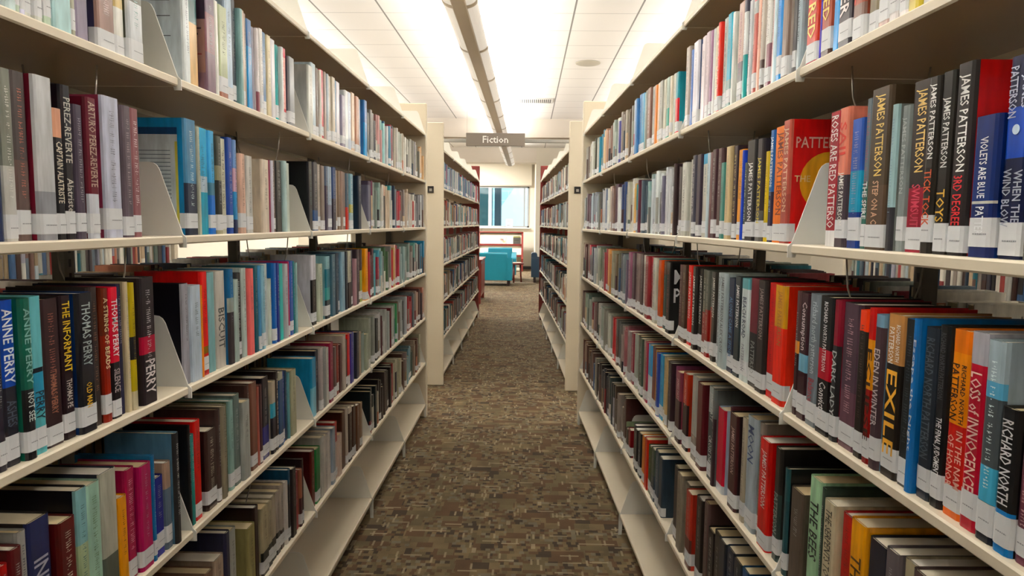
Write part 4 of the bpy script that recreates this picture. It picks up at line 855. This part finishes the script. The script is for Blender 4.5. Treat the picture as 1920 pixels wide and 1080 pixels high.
R|3|1|1.6663|0.0537|0.255|70a8b0@10/ccd6d6|t=BEACH ROAD:1c2c50:18:58,t=PATTERSON:889:64:90|1
R|3|1|1.6053|0.0610|0.259|6a1c30@50/1a1c20|t=PATTERSO:a8b0b0:58:88|1
R|3|1|1.5551|0.0502|0.260|302a2a|t=JAMES PATTERSON:a89c98:7:52|1
R|3|1|1.5048|0.0503|0.258|c41420|s=a01018|1
R|3|1|1.4435|0.0613|0.258|d0a050@35/e04818@100|c=d84818,t=JAMES PATTERSON:b87838:5:50|1
R|3|2|3.1715|0.0679|0.256|9a6a80|s=ccc|0
R|3|2|3.1063|0.0651|0.254|5a4a50||0
R|3|2|3.0316|0.0747|0.257|6a5a58||0
R|3|2|2.9720|0.0596|0.258|8a7a78||0
R|3|2|2.9146|0.0573|0.258|5a4a4a||0
R|3|2|2.8487|0.0660|0.257|c8c4bc|s=334|0
R|3|2|2.7856|0.0631|0.255|9a4448|s=dcb|0
R|3|2|2.7252|0.0604|0.256|8a2030||0
R|3|2|2.6580|0.0672|0.255|c8c8bc|s=446|0
R|3|2|2.6120|0.0460|0.254|40a0b0@10/a85a40||0
R|3|2|2.5588|0.0532|0.252|c8603c||0
R|3|2|2.5161|0.0427|0.251|5a4a40@20/3a5a58||0
R|3|2|2.4748|0.0413|0.252|34383a|s=ddd|0
R|3|2|2.3659|0.1089|0.252|121214|c=121214,o=8,s=944|1
R|2|0|1.3855|0.0199|0.230|2f5a60@30/2a5058|c=14181c,o=4|1
R|2|0|1.2959|0.0896|0.199|5a5048|l0|1
R|2|0|1.2424|0.0535|0.256|a8ccac|l0,t=THE BEES:1c2420:17:62|1
R|2|0|1.2281|0.0143|0.251|3a4a40|l0|1
R|2|0|1.1815|0.0466|0.237|c8c0a8|l0,t=THE SERPENTS TOOTH:3a3428:6:72|1
R|2|0|1.1398|0.0417|0.232|b42824|l0,s=8a1818|1
R|2|0|1.0888|0.0510|0.241|e4a828|l0,t=THE EYE:5a3a18:24:76|1
R|2|0|1.0321|0.0567|0.231|202434|l0|1
R|2|0|0.9950|0.0370|0.241|6a6468|l0|1
R|2|0|0.9581|0.0369|0.242|b0a890|l0|1
R|2|0|0.9224|0.0357|0.245|5a4a48|l0|1
R|2|0|0.8615|0.0609|0.246|8a8078|l0|1
R|2|1|2.3053|0.0171|0.250|8a5070@40/2a1420|t=JAMES PATT:3a2430:12:40|0
R|2|1|2.2276|0.0777|0.241|8a4858@40/341620|t=JAMES PATT:d8b0b8:10:40|1
R|2|1|2.1295|0.0981|0.252|b04030@40/28141a|t=JAMES PATTERSON:e8c8b8:8:42|1
R|2|1|2.0569|0.0726|0.264|a8aaa6@70/8a8680|s=c8b090|1
R|2|1|1.9619|0.0950|0.260|5a1c24||1
R|2|1|1.8999|0.0621|0.270|a8b4b4@28/34464a|t=JAMES PATT:c8d0d0:6:36,t=CROSS DIE:e0e8e8:52:82|1
R|2|1|1.8751|0.0247|0.275|6a7070@30/3a2830|l0|1
R|2|1|1.7777|0.0974|0.233|c03048@90/c8d0d8|c=b8c8dc,l0|1
R|2|1|1.7602|0.0175|0.257|60343c|l0|0
R|2|1|1.6699|0.0904|0.250|4a2428|t=JAMES PATTERSON:d0b8b0:14:62,c=2c2024|1
R|2|1|1.6392|0.0307|0.262|b0a898|s=665|1
R|2|1|1.5775|0.0617|0.277|a8b4bc|t=MOON:2c4478:8:40|1
R|2|1|1.5466|0.0309|0.276|8a8078|s=334|1
R|2|1|1.4759|0.0708|0.252|cc1820|t=JAMES PATTERSON:f0e0e0:10:62|1
R|2|1|1.4428|0.0331|0.252|2a2826@40/3a4a48|t=PATTERSON:98a8a0:40:76|1
R|2|2|3.2165|0.0229|0.232|c06070||0
R|2|2|3.1478|0.0687|0.233|a09898||0
R|2|2|3.0691|0.0787|0.236|8a3a48|s=ecc|0
R|2|2|2.9820|0.0871|0.244|a8b0a8||0
R|2|2|2.9227|0.0593|0.249|6a5a50||0
R|2|2|2.8546|0.0682|0.249|4a5a50|s=ccc|0
R|2|2|2.8108|0.0437|0.251|9a8a80||0
R|2|2|2.7684|0.0424|0.250|a83050||0
R|2|2|2.7070|0.0613|0.249|5aa0d0@50/c8d0d8||0
R|2|2|2.6483|0.0587|0.251|6a2a28||0
R|2|2|2.6105|0.0378|0.247|c09048||0
R|2|2|2.5738|0.0368|0.243|3a50a0||0
R|2|2|2.5118|0.0619|0.246|3a98c8||0
R|2|2|2.4777|0.0341|0.246|b0a888||0
R|2|2|2.4445|0.0332|0.245|c8b088||0
R|2|2|2.4122|0.0323|0.244|2a2020|l0|0
R|2|2|2.3807|0.0315|0.245|3a2830||0
R|1|1|2.2435|0.0721|0.260|2a1e22||1
R|1|1|2.1876|0.0559|0.260|8c867a|l0|1
R|1|1|2.1285|0.0591|0.251|7a7468|l0|1
R|1|1|2.0398|0.0887|0.245|b84a40@60/6a4038||1
R|1|1|1.9687|0.0711|0.262|262222||1
R|1|1|1.9238|0.0450|0.276|5a4848|l0|1
R|1|1|1.8655|0.0583|0.215|1e1a20|l0,c=121218,s=ccc|1
R|1|1|1.8045|0.0610|0.234|2a2628|l0|1
R|1|1|1.7513|0.0532|0.239|28303c|l0|1
R|1|1|1.6926|0.0587|0.243|1a2a40|l0|1
R|1|1|1.6304|0.0622|0.243|24303a|l0|1
R|1|1|1.5828|0.0476|0.247|20507a|l0|1
R|1|2|3.2217|0.0176|0.135|8a9a80@50/141414||0
R|1|2|3.1650|0.0568|0.114|3a3034||0
R|1|2|3.0312|0.1338|0.129|7a2028@60/301c20||0
R|1|2|2.9807|0.0505|0.189|1e1e24||0
R|1|2|2.9080|0.0727|0.187|24242c|s=aaa|0
R|1|2|2.8273|0.0806|0.193|22242c|t=ROBERT B:8a98a8:40:80|0
R|1|2|2.7724|0.0550|0.202|dc9028||0
R|1|2|2.7194|0.0529|0.210|c84030@100|l0|0
R|1|2|2.6584|0.0610|0.196|3c5430||0
R|1|2|2.5905|0.0679|0.207|4a5a50@50/344450||0
R|1|2|2.5169|0.0736|0.221|3a5060||1
R|1|2|2.3812|0.1357|0.221|30404e|s=112|1
"""
FAR = {('L', 5, 3): '5f6a70 8a8a88 3a3a4a c08a88 c49090 9cc 3a6a90 e0e0e0 4a90b0 b04050 222c40 b0a898 dcdcd4 c8d0c8',
('L', 5, 4): 'b0a898 dcdcd4 dcdcd4 c8d0c8 b8b8b0 8a8a80 a8a8b0 c8c8c0 6a6a60 d8b890 d8b080',
('L', 4, 3): '6a6a80 5a5068 7a2050 8a9890 8aa8a0 8aa8a0 d8d4c8 3a3a38 e0b8a0 d8c8b0 c8d0c8 3a98a0 3a4a68 2a3a50 6a7a88 b83040 b83040 6a5048',
('L', 4, 4): '8a8080 c0b0a0 c0b0a0 d8d0c8 b83838 d8d8d0 7a7a80 8a8a90 7a7a80 c8ccd0 8a8a90',
('L', 3, 3): 'a82038 6a1828 4a2a30 58b0c0 a82840 48a0b8 8ab0b0 7a8080 4a6a48 7a7a78 7a7a78 c83a38 d8b868 e0c0b0 a83040 8a9a98 8aa8a8',
('L', 3, 4): '8aa8a8 8aa8a8 7a9088 6a5048 8a8078 5a9890 5a3038 a8b0a8 3a3a48 1878a0 1878a0',
('L', 2, 3): 'a8b0a0 8a9088 3a3a38 b8b8b8 5a2a30 c0c4c0 a0a8a8 6a1a24 b0b4b0 90b098 3a9a60 7a6050 a8b0b0',
('L', 2, 4): '1c2428 b0b8c0 c07060 a81c2c a81c2c 6a7a80 9a8a80 c0a090 5a3838 4a3a40 a86a58',
('L', 1, 3): '14242a 14242a c0bcb0 2a2224 2e2426 3a3030 2a2020 2a2020 a81820 b8b8a0 a8a890 b8b8a0',
('L', 1, 4): '5a4038 8a7a78 78a0a8 7098a8 3a5a50 a09080 6a4a40 5a5a48 a8a890',
('R', 5, 3): 'e8c890 b88a70 c0b0a8 8a6a60 9aa8a0 a0b0a8 c8d0c8 5a5aa0 8a8078 a8a090 6a5a50 8a8a80',
('R', 5, 4): 'a8a8a0 6a5a58 c8b8a8 c0c4b8 d8dcd8 d0d4c8 3a3a30 b8c0b8 c8c8c0 2090b0 1a78a0',
('R', 4, 2): 'd8d8d0 e0b060 3a98a0 6a3040 3a9ac0 5a6a78 8ab0b0 a0b8b8 c8d4dc c8d4dc e0e8f0 b0b4c0 7a7890 c8ccd0 c8ccd0 3a2a2c 6a6460',
('R', 4, 3): 'c8c8c8 6a7a98 d8d8d0 c8b8a8 8a7068 5a4050 d8dcdc 3a5080 7a7a70 b8b8a8',
('R', 4, 4): 'c8ccc8 6a6a68 8a7078 6a5a68 b0b8b8 8a8a90 9a9aa0 7a7a70 5a5a58',
('R', 3, 3): '8a8a80 8a9a80 a83040 d8a060 d89850 a8a890 8a7a60 7a7a68 5a6068 7a8a90 6a5a70',
('R', 3, 4): 'a89888 5a3838 8a7068 c04050 6a6a70 3a3a90 b0b8b8 a0a898 8a9880',
('R', 2, 3): 'a8b0b0 8a9a90 8a8a80 c0c4b8 8a9088 c81c28 6a6a68 6a6a68 a0908c a86a70',
('R', 2, 4): '4a3030 6a5a50 8aa090 6a8078 a0a8a0 7a3040 8a7070 3a2424 c0c0b8',
('R', 1, 3): '3a3030 4a5058 2e2e34 2a3038 3a4a4c 2a3a40 5a4a40 8a8078 4a2a28',
('R', 1, 4): '6a4038 8a7060 5a3a34 7a6050 4a3430 6a5048 3a5a88 8a8a80 4a4440'}
# ------------------------------------------------------------------ books
rnd = random.Random(7)
def vivid(c):
    g = .3*c[0]+.59*c[1]+.11*c[2]; return tuple(min(.92, max(.002, g+(x-g)*1.22)**1.06) for x in c)
def parse_cols(c):
    out = []
    for part in c.split('/'):
        if '@' in part: h, f = part.split('@'); out.append((vivid(hexc(h)), float(f)/100))
        else: out.append((vivid(hexc(part)), 1.0))
    if out[-1][1] < 1: out[-1] = (out[-1][0], 1.0)
    return out
PAGEC = ['d8cfb8', 'e0d8c4', 'cfc2a4', 'd8c8a0', 'e4dfd2', 'c8b48c']
RIM = ['2a2420', '4a3a34', '6a5a50']
def spine_profile(w, r, D, off=0.0):
    k = [0, .12, .5, .88, 1]
    L_ = [(-off, D), (-off, r), (-off+.3*r, .3*r-off*.7), (r, -off)]
    return L_+[(w-r, -off), (w+off-.3*r, .3*r-off*.7), (w+off, r), (w+off, D)]
def book_geo(mb, w, h, D, bands, side_col, T=None, r=.0065, simple=False, page=None, rim=None):
    """jacketed cover: boards, rounded spine in bands of colour, recessed page block is separate"""
    t = min(.003, w*.18); r = min(r, w*.3)
    P = spine_profile(w, r, D); n = len(P)
    z1 = h; tops = []
    for col, f in bands:
        z0 = h*(1-f); rowb = [(x, y, z0) for x, y in P]; rowt = [(x, y, z1) for x, y in P]
        vs = rowt+rowb; fs = [(i, n+i, n+i+1, i+1) for i in range(1, n-2)]
        mb.add(vs, fs, col, 0, T)
        z1 = z0
    vs = [(x, y, h) for x, y in P]+[(x, y, 0) for x, y in P]
    mb.add(vs, [(0, n, n+1, 1), (n-2, 2*n-2, 2*n-1, n-1)], side_col, 0, T)
    # inner faces, rims
    Q = [(t, D), (t, t+.001), (w-t, t+.001), (w-t, D)]; O = [P[0], P[2], P[-3], P[-1]]
    rimc = rim or tuple(c*.5 for c in side_col)
    vs = [(x, y, h) for x, y in O]+[(x, y, h) for x, y in Q]+[(x, y, 0) for x, y in O]+[(x, y, 0) for x, y in Q]
    mb.add(vs, [(0, 1, 5, 4), (1, 2, 6, 5), (2, 3, 7, 6)], rimc, 0, T)
    mb.add(vs, [(8, 12, 13, 9), (9, 13, 14, 10), (10, 14, 15, 11)], rimc, 0, T)
    mb.add(vs, [(0, 4, 12, 8), (3, 11, 15, 7), (4, 5, 13, 12), (6, 7, 15, 14)], side_col, 0, T)
def page_geo(mb, w, h, D, col, T=None, mi=1):
    t = min(.003, w*.18); b = len(mb.v)
    mb.box(t+.0001, w-t-.0001, t+.0015, D-.003, .003, h-.0035, col, mi, T)
def label_geo(mb, w, T=None, mi=2, seed=0, z0=.012, hh=.038, frac=1.0):
    r = min(.0065, w*.3); P = spine_profile(w, r, .018, .0005); n = len(P)
    vs = [(x, y, z0+hh) for x, y in P]+[(x, y, z0) for x, y in P]
    mb.add(vs, [(i, n+i, n+i+1, i+1) for i in range(n-1)], hexc('d6d9dc'), mi, T)
    g = hexc('8e9298'); y = -.0009; x0 = w*.28
    q = random.Random(seed); a = x0; zz = z0+hh*.42
    while a < w*.85:
        b = min(a+q.uniform(.0016, .004), w*.86); mb.add([(a, y, zz), (b, y, zz), (b, y, zz+.0016), (a, y, zz+.0016)], [(0, 1, 2, 3)], g, mi, T); a = b+.0008
def lab(k):
    q = random.Random(int(k['s']*7919)); return dict(z0=q.choice([.004, .010, .013, .016]), hh=q.uniform(.032, .040))
def spine_marks(mb, w, h, col, f0, f1, seed, T=None, mi=0, wid=.42):
    """small worn lettering, too small to read: uneven strokes down the spine, broken into words"""
    q = random.Random(seed); z = h*(1-f0); ze = h*(1-f1); lw = w*min(wid, .36)*q.uniform(.7, 1); y = -.0006; x0 = w*.5-lw*.5
    word = q.randint(4, 9)
    while z > ze:
        s = q.uniform(.0022, .0036)
        if word == 0: z -= .005; word = q.randint(3, 9); continue
        for t_ in range(q.choice((1, 2, 2, 3))):
            a = x0+lw*q.uniform(0, .75); b_ = a+lw*q.uniform(.12, .35); c_ = z-s*q.uniform(0, .5); e_ = c_-s*q.uniform(.25, .5)
            mb.add([(a, y, e_), (b_, y, e_), (b_, y, c_), (a, y, c_)], [(0, 1, 2, 3)], col, mi, T)
        if q.random() < .7: mb.add([(x0, y, z-s*.3), (x0+lw, y, z-s*.3), (x0+lw, y, z), (x0, y, z)], [(0, 1, 2, 3)], col, mi, T)
        z -= s+.0013; word -= 1
def spine_text(mb, w, h, s, col, f0, f1, T=None, mi=0, xc=.5, hf=.66):
    vs, fs, asp = text_mesh(s); L_ = (f1-f0)*h; hh = min((w-.002)*hf, L_/asp*2.1); y = -.0007; x0 = w*xc-hh/2
    mb.add([(x0+v*hh, y, h*(1-f0)-u*L_) for u, v in vs], fs, col, mi, T)
def opts_of(o):
    d = {'t': [], 'l': True}
    for q in o:
        if q == 'l0': d['l'] = False
        elif q.startswith('t='): d['t'].append(q[2:].split(':'))
        else: k, v = q.split('='); d[k] = v
    return d
def setup(side, lv, s, w, h, cols, o):
    """everything one book needs, derived once"""
    bands = parse_cols(cols); d = opts_of(o); q = random.Random(int(s*10000)+lv*77+(0 if side == 'L' else 31))
    if not h: h = q.uniform(.228, .246)
    side_col = vivid(hexc(d['c'])) if 'c' in d else bands[0][0]
    gap = 0
    cap = .060 if side == 'R' else .056
    if w > cap: gap = w-cap; w = cap
    wr = w*.975
    dep = q.uniform(.006, .018)
    if 'o' in d: dep = .012-float(d['o'])/1000
    D = q.uniform(.15, .166) if h > .2 else q.uniform(.125, .14)
    # far end of the slot is where the spine sits
    if side == 'L': loc = frame_loc('L', s+gap, dep, LEV[lv]+TOP+.0003)
    else: loc = frame_loc('R', s+gap+wr, dep, LEV[lv]+TOP+.0003)
    page = hexc(q.choice(PAGEC)); return dict(bands=bands, d=d, q=q, h=h, w=wr, side_col=side_col, loc=loc, rz=ROT[side], D=D, page=page, side=side, lv=lv, s=s, cols=cols)
def lum(c): return .3*c[0]+.59*c[1]+.11*c[2]
def fill_cover(mb, k, T=None):
    w, h, d = k['w'], k['h'], k['d']
    book_geo(mb, w, h, k['D'], k['bands'], k['side_col'], T)
    marks = d.get('s')
    if marks: spine_marks(mb, w, h, hexc(marks), .10, .74, int(k['s']*1e4), T)
    elif not d['t']:
        q = k['q']
        if q.random() < .8:
            base = k['bands'][0][0]; col = tuple(min(1, c*.35+.0) for c in base) if lum(base) > .18 else tuple(min(1, c*.4+.32) for c in base)
            spine_marks(mb, w, h, col, q.uniform(.06, .2), q.uniform(.45, .74), int(k['s']*1e4)+5, T, wid=q.uniform(.22, .5))
    for tx, col, f0, f1, *ex in d['t']:
        if tx == 'BACK PANEL': continue
        spine_text(mb, w, h, tx, hexc(col), float(f0)/100, float(f1)/100, T, 0, *(float(e) for e in ex))
    if 'disc' in d:
        col, fz, rr = d['disc'].split(':'); n = 16; cz = h*(1-float(fz)); rr = float(rr)
        mb.add([(w/2+rr*math.cos(2*PI*i/n), -.0008, cz+rr*math.sin(2*PI*i/n)) for i in range(n)], [tuple(range(n))], hexc(col), 0, T)
    # printed cover art that the photo shows on a few exposed covers
    x = -.0005 if k['side'] == 'L' else w+.0005
    def quad(y0, y1, z0, z1, col, e=0):
        xx = x-e if k['side'] == 'L' else x+e
        vs = [(xx, y0, z0), (xx, y1, z0), (xx, y1, z1), (xx, y0, z1)]
        mb.add(vs, [(0, 3, 2, 1)] if k['side'] == 'L' else [(0, 1, 2, 3)], col, 0, T)
    if any(t_[0] == 'BACK PANEL' for t_ in d['t']):
        quad(.018, k['D']-.01, h*.86, h*.92, hexc('14487c'), .0001); quad(.018, k['D']-.012, .012, h*.86, hexc('c8d4d8'), .0001); quad(.018, .024, .012, h*.8, hexc('d8d050'), .0003)
        for i in range(14): quad(.035, k['D']-.03-.01*(i % 3), h*.72-i*.009, h*.72-i*.009+.0016, hexc('5a6a78'), .0004)
    if k['cols'].startswith('dfe6e8'):
        for i, zz in enumerate((.80, .77, .74, .60, .42)): quad(.03, .075-.004*(i % 2), h*zz, h*zz+.0018, hexc('4a5058'), .0003)
    if k['cols'].startswith('6a5568'):
        quad(.002, .05, h*.18, h*.72, hexc('a07870'), .0002); quad(.018, .03, h*.56, h*.58, hexc('2a1c20'), .0004); quad(.010, .034, h*.62, h*.635, hexc('3a2428'), .0004); quad(.01, .022, h*.36, h*.375, hexc('8a3838'), .0004); quad(.0, .16, h*.72, h*.99, hexc('3a2838'), .0002)
    if k['cols'] == '121214':
        for tx, z0, z1 in (('M', h*.70, h*.90), ('P', h*.44, h*.64)):
            vs, fs, asp = text_mesh(tx); mb.add([(x+.0004, .014+u*.04*asp, z0+v*(z1-z0)) for u, v in vs], fs, hexc('d8dadc'), 0, T)
    if k['cols'].startswith('b86458'):
        n = 28; cy, cz, R_ = .085, h*.50, .062; xx = x+.0003
        mb.add([(xx, cy+R_*math.cos(a), cz+R_*math.sin(a)) for a in [2*PI*i/n for i in range(n)]], [tuple(range(n))], hexc('e0a018'), 0, T)
        for tx, z0, z1, y0, y1, c in (('PATTERSON', h*.77, h*.86, .012, .14, 'e8b0a0'), ('THE', h*.50, h*.55, .012, .045, 'e8c890')):
            vs, fs, asp = text_mesh(tx); mb.add([(x+.0006, y0+u*(y1-y0), z0+v*(z1-z0)) for u, v in vs], fs, hexc(c), 0, T)
# ---- names for colours
def sr(c): return tuple(12.92*x if x <= .0031308 else 1.055*x**(1/2.4)-.055 for x in c)
def cname(c):
    r, g, b = sr(c); mx, mn = max(r, g, b), min(r, g, b); s = (mx-mn)/mx if mx else 0
    if s < .13: return 'black' if mx < .2 else 'charcoal' if mx < .34 else 'grey' if mx < .62 else 'pale grey' if mx < .8 else 'white'
    import colorsys
    hh = colorsys.rgb_to_hsv(r, g, b)[0]*360
    if mx < .25: base = 'near black'
    elif hh < 14 or hh >= 346: base = 'red' if s > .6 and mx > .55 else 'maroon' if mx < .5 else 'pink' if s < .45 else 'rust red'
    elif hh < 40: base = 'orange' if s > .6 and mx > .7 else 'brown' if mx < .6 else 'tan'
    elif hh < 70: base = 'yellow' if s > .55 and mx > .6 else 'olive' if mx < .55 else 'cream'
    elif hh < 160: base = 'green' if s > .3 else 'grey green'
    elif hh < 200: base = ('teal' if mx < .62 or s > .5 else 'pale teal')
    elif hh < 255: base = 'navy' if mx < .42 else 'blue' if s > .4 else 'pale blue'
    elif hh < 300: base = 'violet' if s > .25 else 'mauve'
    else: base = 'magenta' if s > .5 and mx > .5 else 'plum' if mx < .5 else 'mauve'
    return base
PEOPLE = ('PATT', 'PERRY', 'ROBERT', 'RICHARD', 'patterson', 'PEREZ', 'DARK LADY!', 'MP')
ORD = ['first', 'second', 'third', 'fourth', 'fifth', 'sixth', 'seventh', 'eighth', 'ninth', 'tenth', 'eleventh', 'twelfth']
BAYN = {0: 'before the first divider', 1: 'past the first divider', 2: 'past the second divider'}
LN2 = {1: 'third shelf below eye level', 2: 'second shelf below eye level', 3: 'first shelf below eye level', 4: 'eye level shelf', 5: 'shelf above eye level'}
rows = []
for ln in BOOKS.strip().split('\n'):
    f = ln.split('|'); rows.append((f[0], int(f[1]), int(f[2]), float(f[3]), float(f[4]), float(f[5]), f[6], [q for q in f[7].split(',') if q], int(f[8])))
# descriptions: first by colours and title, else by counting from the divider
import collections
desc = []; cnt = collections.Counter()
for r_ in rows:
    b = parse_cols(r_[6]); d = opts_of(r_[7]); n1 = cname(b[0][0]); names = [n1]; kind_ = 'slim book' if r_[4] < .026 else 'book'
    if len(b) > 1:
        n2 = cname(b[-1][0])
        if n2 != n1: names.append(n2)
    tit = [t_[0] for t_ in d['t'] if t_[0] != 'BACK PANEL' and not any(p in t_[0] for p in PEOPLE)]
    base = ' and '.join(names)+' '+kind_
    if tit: base += ' titled '+tit[0]
    desc.append((base, bool(tit)))
order = sorted(range(len(rows)), key=lambda i: (rows[i][0], rows[i][1], rows[i][2], -rows[i][3] if rows[i][2] == 0 else rows[i][3]))
full = {}
for i in order:
    r_ = rows[i]; base, tit = desc[i]; key = (r_[0], r_[1], r_[2], base); cnt[key] += 1; n = cnt[key]
    if tit: full[i] = '%s, %s, %s' % (base, LN2[r_[1]], SD[r_[0]])
    else:
        full[i] = '%s %s %s, %s, %s' % (ORD[min(n, 12)-1], base, BAYN[r_[2]], LN2[r_[1]], SD[r_[0]])
    for a_, b_ in ((' below eye level', ' below eyes'), ('slim book', 'book'), ('first shelf below eyes', 'shelf below eyes'), (' and ', '-')):
        if len(full[i].replace('-', ' ').split()) > 16 or len(full[i].split()) > 16: full[i] = full[i].replace(a_, b_, 1)
stuff = MB(); n_ind = 0
for i, (side, lv, bay, s, w_, h_, cols, o, single) in enumerate(rows):
    k = setup(side, lv, s, w_, h_, cols, o)
    if single:
        mb = MB(); fill_cover(mb, k); bo = mb.build('book', BOOKM, None, k['loc'], k['rz'], True); n_ind += 1
        tag(bo, full[i], 'book', 'books on the '+LN2[lv])
        mb = MB(); page_geo(mb, k['w'], k['h'], k['D'], k['page']); mb.build('page_block', BOOKM, bo, None, 0, True)
        if k['d']['l']: mb = MB(); label_geo(mb, k['w'], seed=i, **lab(k)); mb.build('call_number_label', BOOKM, bo, None, 0, True)
    else:
        T = Matrix.Translation(k['loc']) @ Matrix.Rotation(k['rz'], 4, 'Z'); fill_cover(stuff, k, T); page_geo(stuff, k['w'], k['h'], k['D'], k['page'], T)
        if k['d']['l']: label_geo(stuff, k['w'], T, seed=i, **lab(k))
print('individual books', n_ind)
# ---- every other book: one object
def dull(): return rnd.choice(DULL)
DULL = ['8a8078', 'c8c4b8', '3a3438', 'b8b8b0', '6a5048', '2a2a38', 'a8a8a0', '7a2a30', 'd8d4c8', '5a6a78', '4a3030', 'a8b8c0', '3a5a80', '8a7a60', '1e1e22', 'a03a38', 'c8b090', '50605a', '9a9aa8', '2a6a78', 'e0dcd0', '3a2420', '6a6a68', 'b87a60', '24384a', '909a90']
PAL2 = {('L', 5): ['3a5a8a', '2a4a7a', '4a6a98', '8a9aa8', 'd8d4cc', 'c8c4b8', 'a8b8c0', '5a8a98', 'b04058', '6a6a70'], ('L', 4): ['a03a30', 'd8c8b8', 'b8b0a0', '8a8078', '5a4a40', '3a8a98', 'c8b8a8', '3a3a80', 'c8a070', '4a4a48']}
def shelf_fill(side, face, lv, a, b, pal=None, xoff=0.0, seq=None, labels=True, left_to_right=True):
    """books from a to b along a range; face 0 is the aisle face"""
    s = a+.006
    if seq:
        ws = [rnd.uniform(.8, 1.25) for _ in seq]; tot = (b-a-.012); cols_ = list(seq)
        if side == 'R': cols_ = cols_[::-1]; 
        ws = [x*tot/sum(ws) for x in ws]
        # spines wider than a real book are split into several alike
        items = []
        for c, x in zip(cols_, ws):
            m_ = max(1, math.ceil(x/.05)); items += [(c, x/m_)]*m_
    else:
        items = []; s2 = s
        while s2 < b-.03:
            x = rnd.uniform(.018, .046); items.append((rnd.choice(pal or DULL), x)); s2 += x
            if rnd.random() < .012: s2 += .03
        items = [it for it in items]
    for c, x in items:
        if s+x > b-.004: break
        h = rnd.uniform(.212, .248) if rnd.random() < .85 else rnd.uniform(.17, .2)
        c1 = hexc(c); j = rnd.uniform(.8, 1.15); c1 = tuple(min(.9, v*j) for v in c1)
        bands = [(c1, 1.0)]
        if rnd.random() < .3: f = rnd.uniform(.3, .75); bands = [(c1, f), (hexc(rnd.choice(pal or DULL)), 1.0)]
        dep = rnd.uniform(.006, .022); D = rnd.uniform(.145, .165); wr = x*.97
        if face == 0:
            if side == 'L': loc = frame_loc('L', s, dep, LEV[lv]+TOP); rz = ROT['L']
            else: loc = frame_loc('R', s+wr, dep, LEV[lv]+TOP); rz = ROT['R']
        else:
            if side == 'L': loc = frame_loc('L', s+wr, FULL-dep, LEV[lv]+TOP); rz = -PI/2
            else: loc = frame_loc('R', s, FULL-dep, LEV[lv]+TOP); rz = PI/2+BETA
        T = Matrix.Translation(loc+Vector((xoff, 0, 0))) @ Matrix.Rotation(rz, 4, 'Z')
        book_geo(stuff, wr, h, D, bands, c1, T); page_geo(stuff, wr, h, D, hexc(rnd.choice(PAGEC)), T)
        if face == 0 and xoff == 0 and rnd.random() < .75:
            col = tuple(v*.4 for v in c1) if lum(c1) > .18 else tuple(v*.4+.3 for v in c1)
            spine_marks(stuff, wr, h, col, .1, rnd.uniform(.4, .72), rnd.randrange(10**6), T)
        if labels and rnd.random() < .6: label_geo(stuff, wr, T, seed=rnd.randrange(10**6), z0=rnd.uniform(.008, .02), hh=rnd.uniform(.026, .036))
        s += x
TWIN = {'L': B1L, 'R': B1R}; TWIN2 = {'L': B2L, 'R': B2R}
near_end = {}
for side, lv, bay, s, w_, *_ in rows:
    if bay == 0: near_end[(side, lv)] = min(near_end.get((side, lv), 9), s)
bays_done = {(r_[0], r_[1], r_[2]) for r_ in rows}
for side in 'LR':
    st = TWIN[side]
    for b in range(6):
        bay = b-1
        for lv in range(1, 6):
            a, e = st[b], st[b+1]
            # bay index: bay k lies before bracket k
            if (side, lv, bay) in bays_done:
                if bay == 0: shelf_fill(side, 0, lv, a, near_end[(side, lv)])
            elif (side, lv, bay) in FAR: shelf_fill(side, 0, lv, a, e-(.12 if (lv == 1 and bay == 4) else 0), seq=FAR[(side, lv, bay)].split())
            else: shelf_fill(side, 0, lv, a, e)
            if lv in (1, 2, 3, 4, 5) and bay >= 0: shelf_fill(side, 1, lv, a, e-rnd.uniform(0, .25), labels=False)
    st = TWIN2[side]
    for b in range(5):
        for lv in range(1, 6): shelf_fill(side, 0, lv, st[b], st[b+1]-rnd.uniform(0, .06), pal=PAL2.get((side, lv)))
    for b in range(1, 6):
        for lv in (2, 3, 4): shelf_fill(side, 0, lv, TWIN[side][b], TWIN[side][b+1], xoff=-GAPX if side == 'L' else GAPX, labels=False)
so = stuff.build('book', BOOKM, None, None, 0, True)
tag(so, 'the many small books further down the aisle and on the shelf backs', 'book', 'books further away', 'stuff')
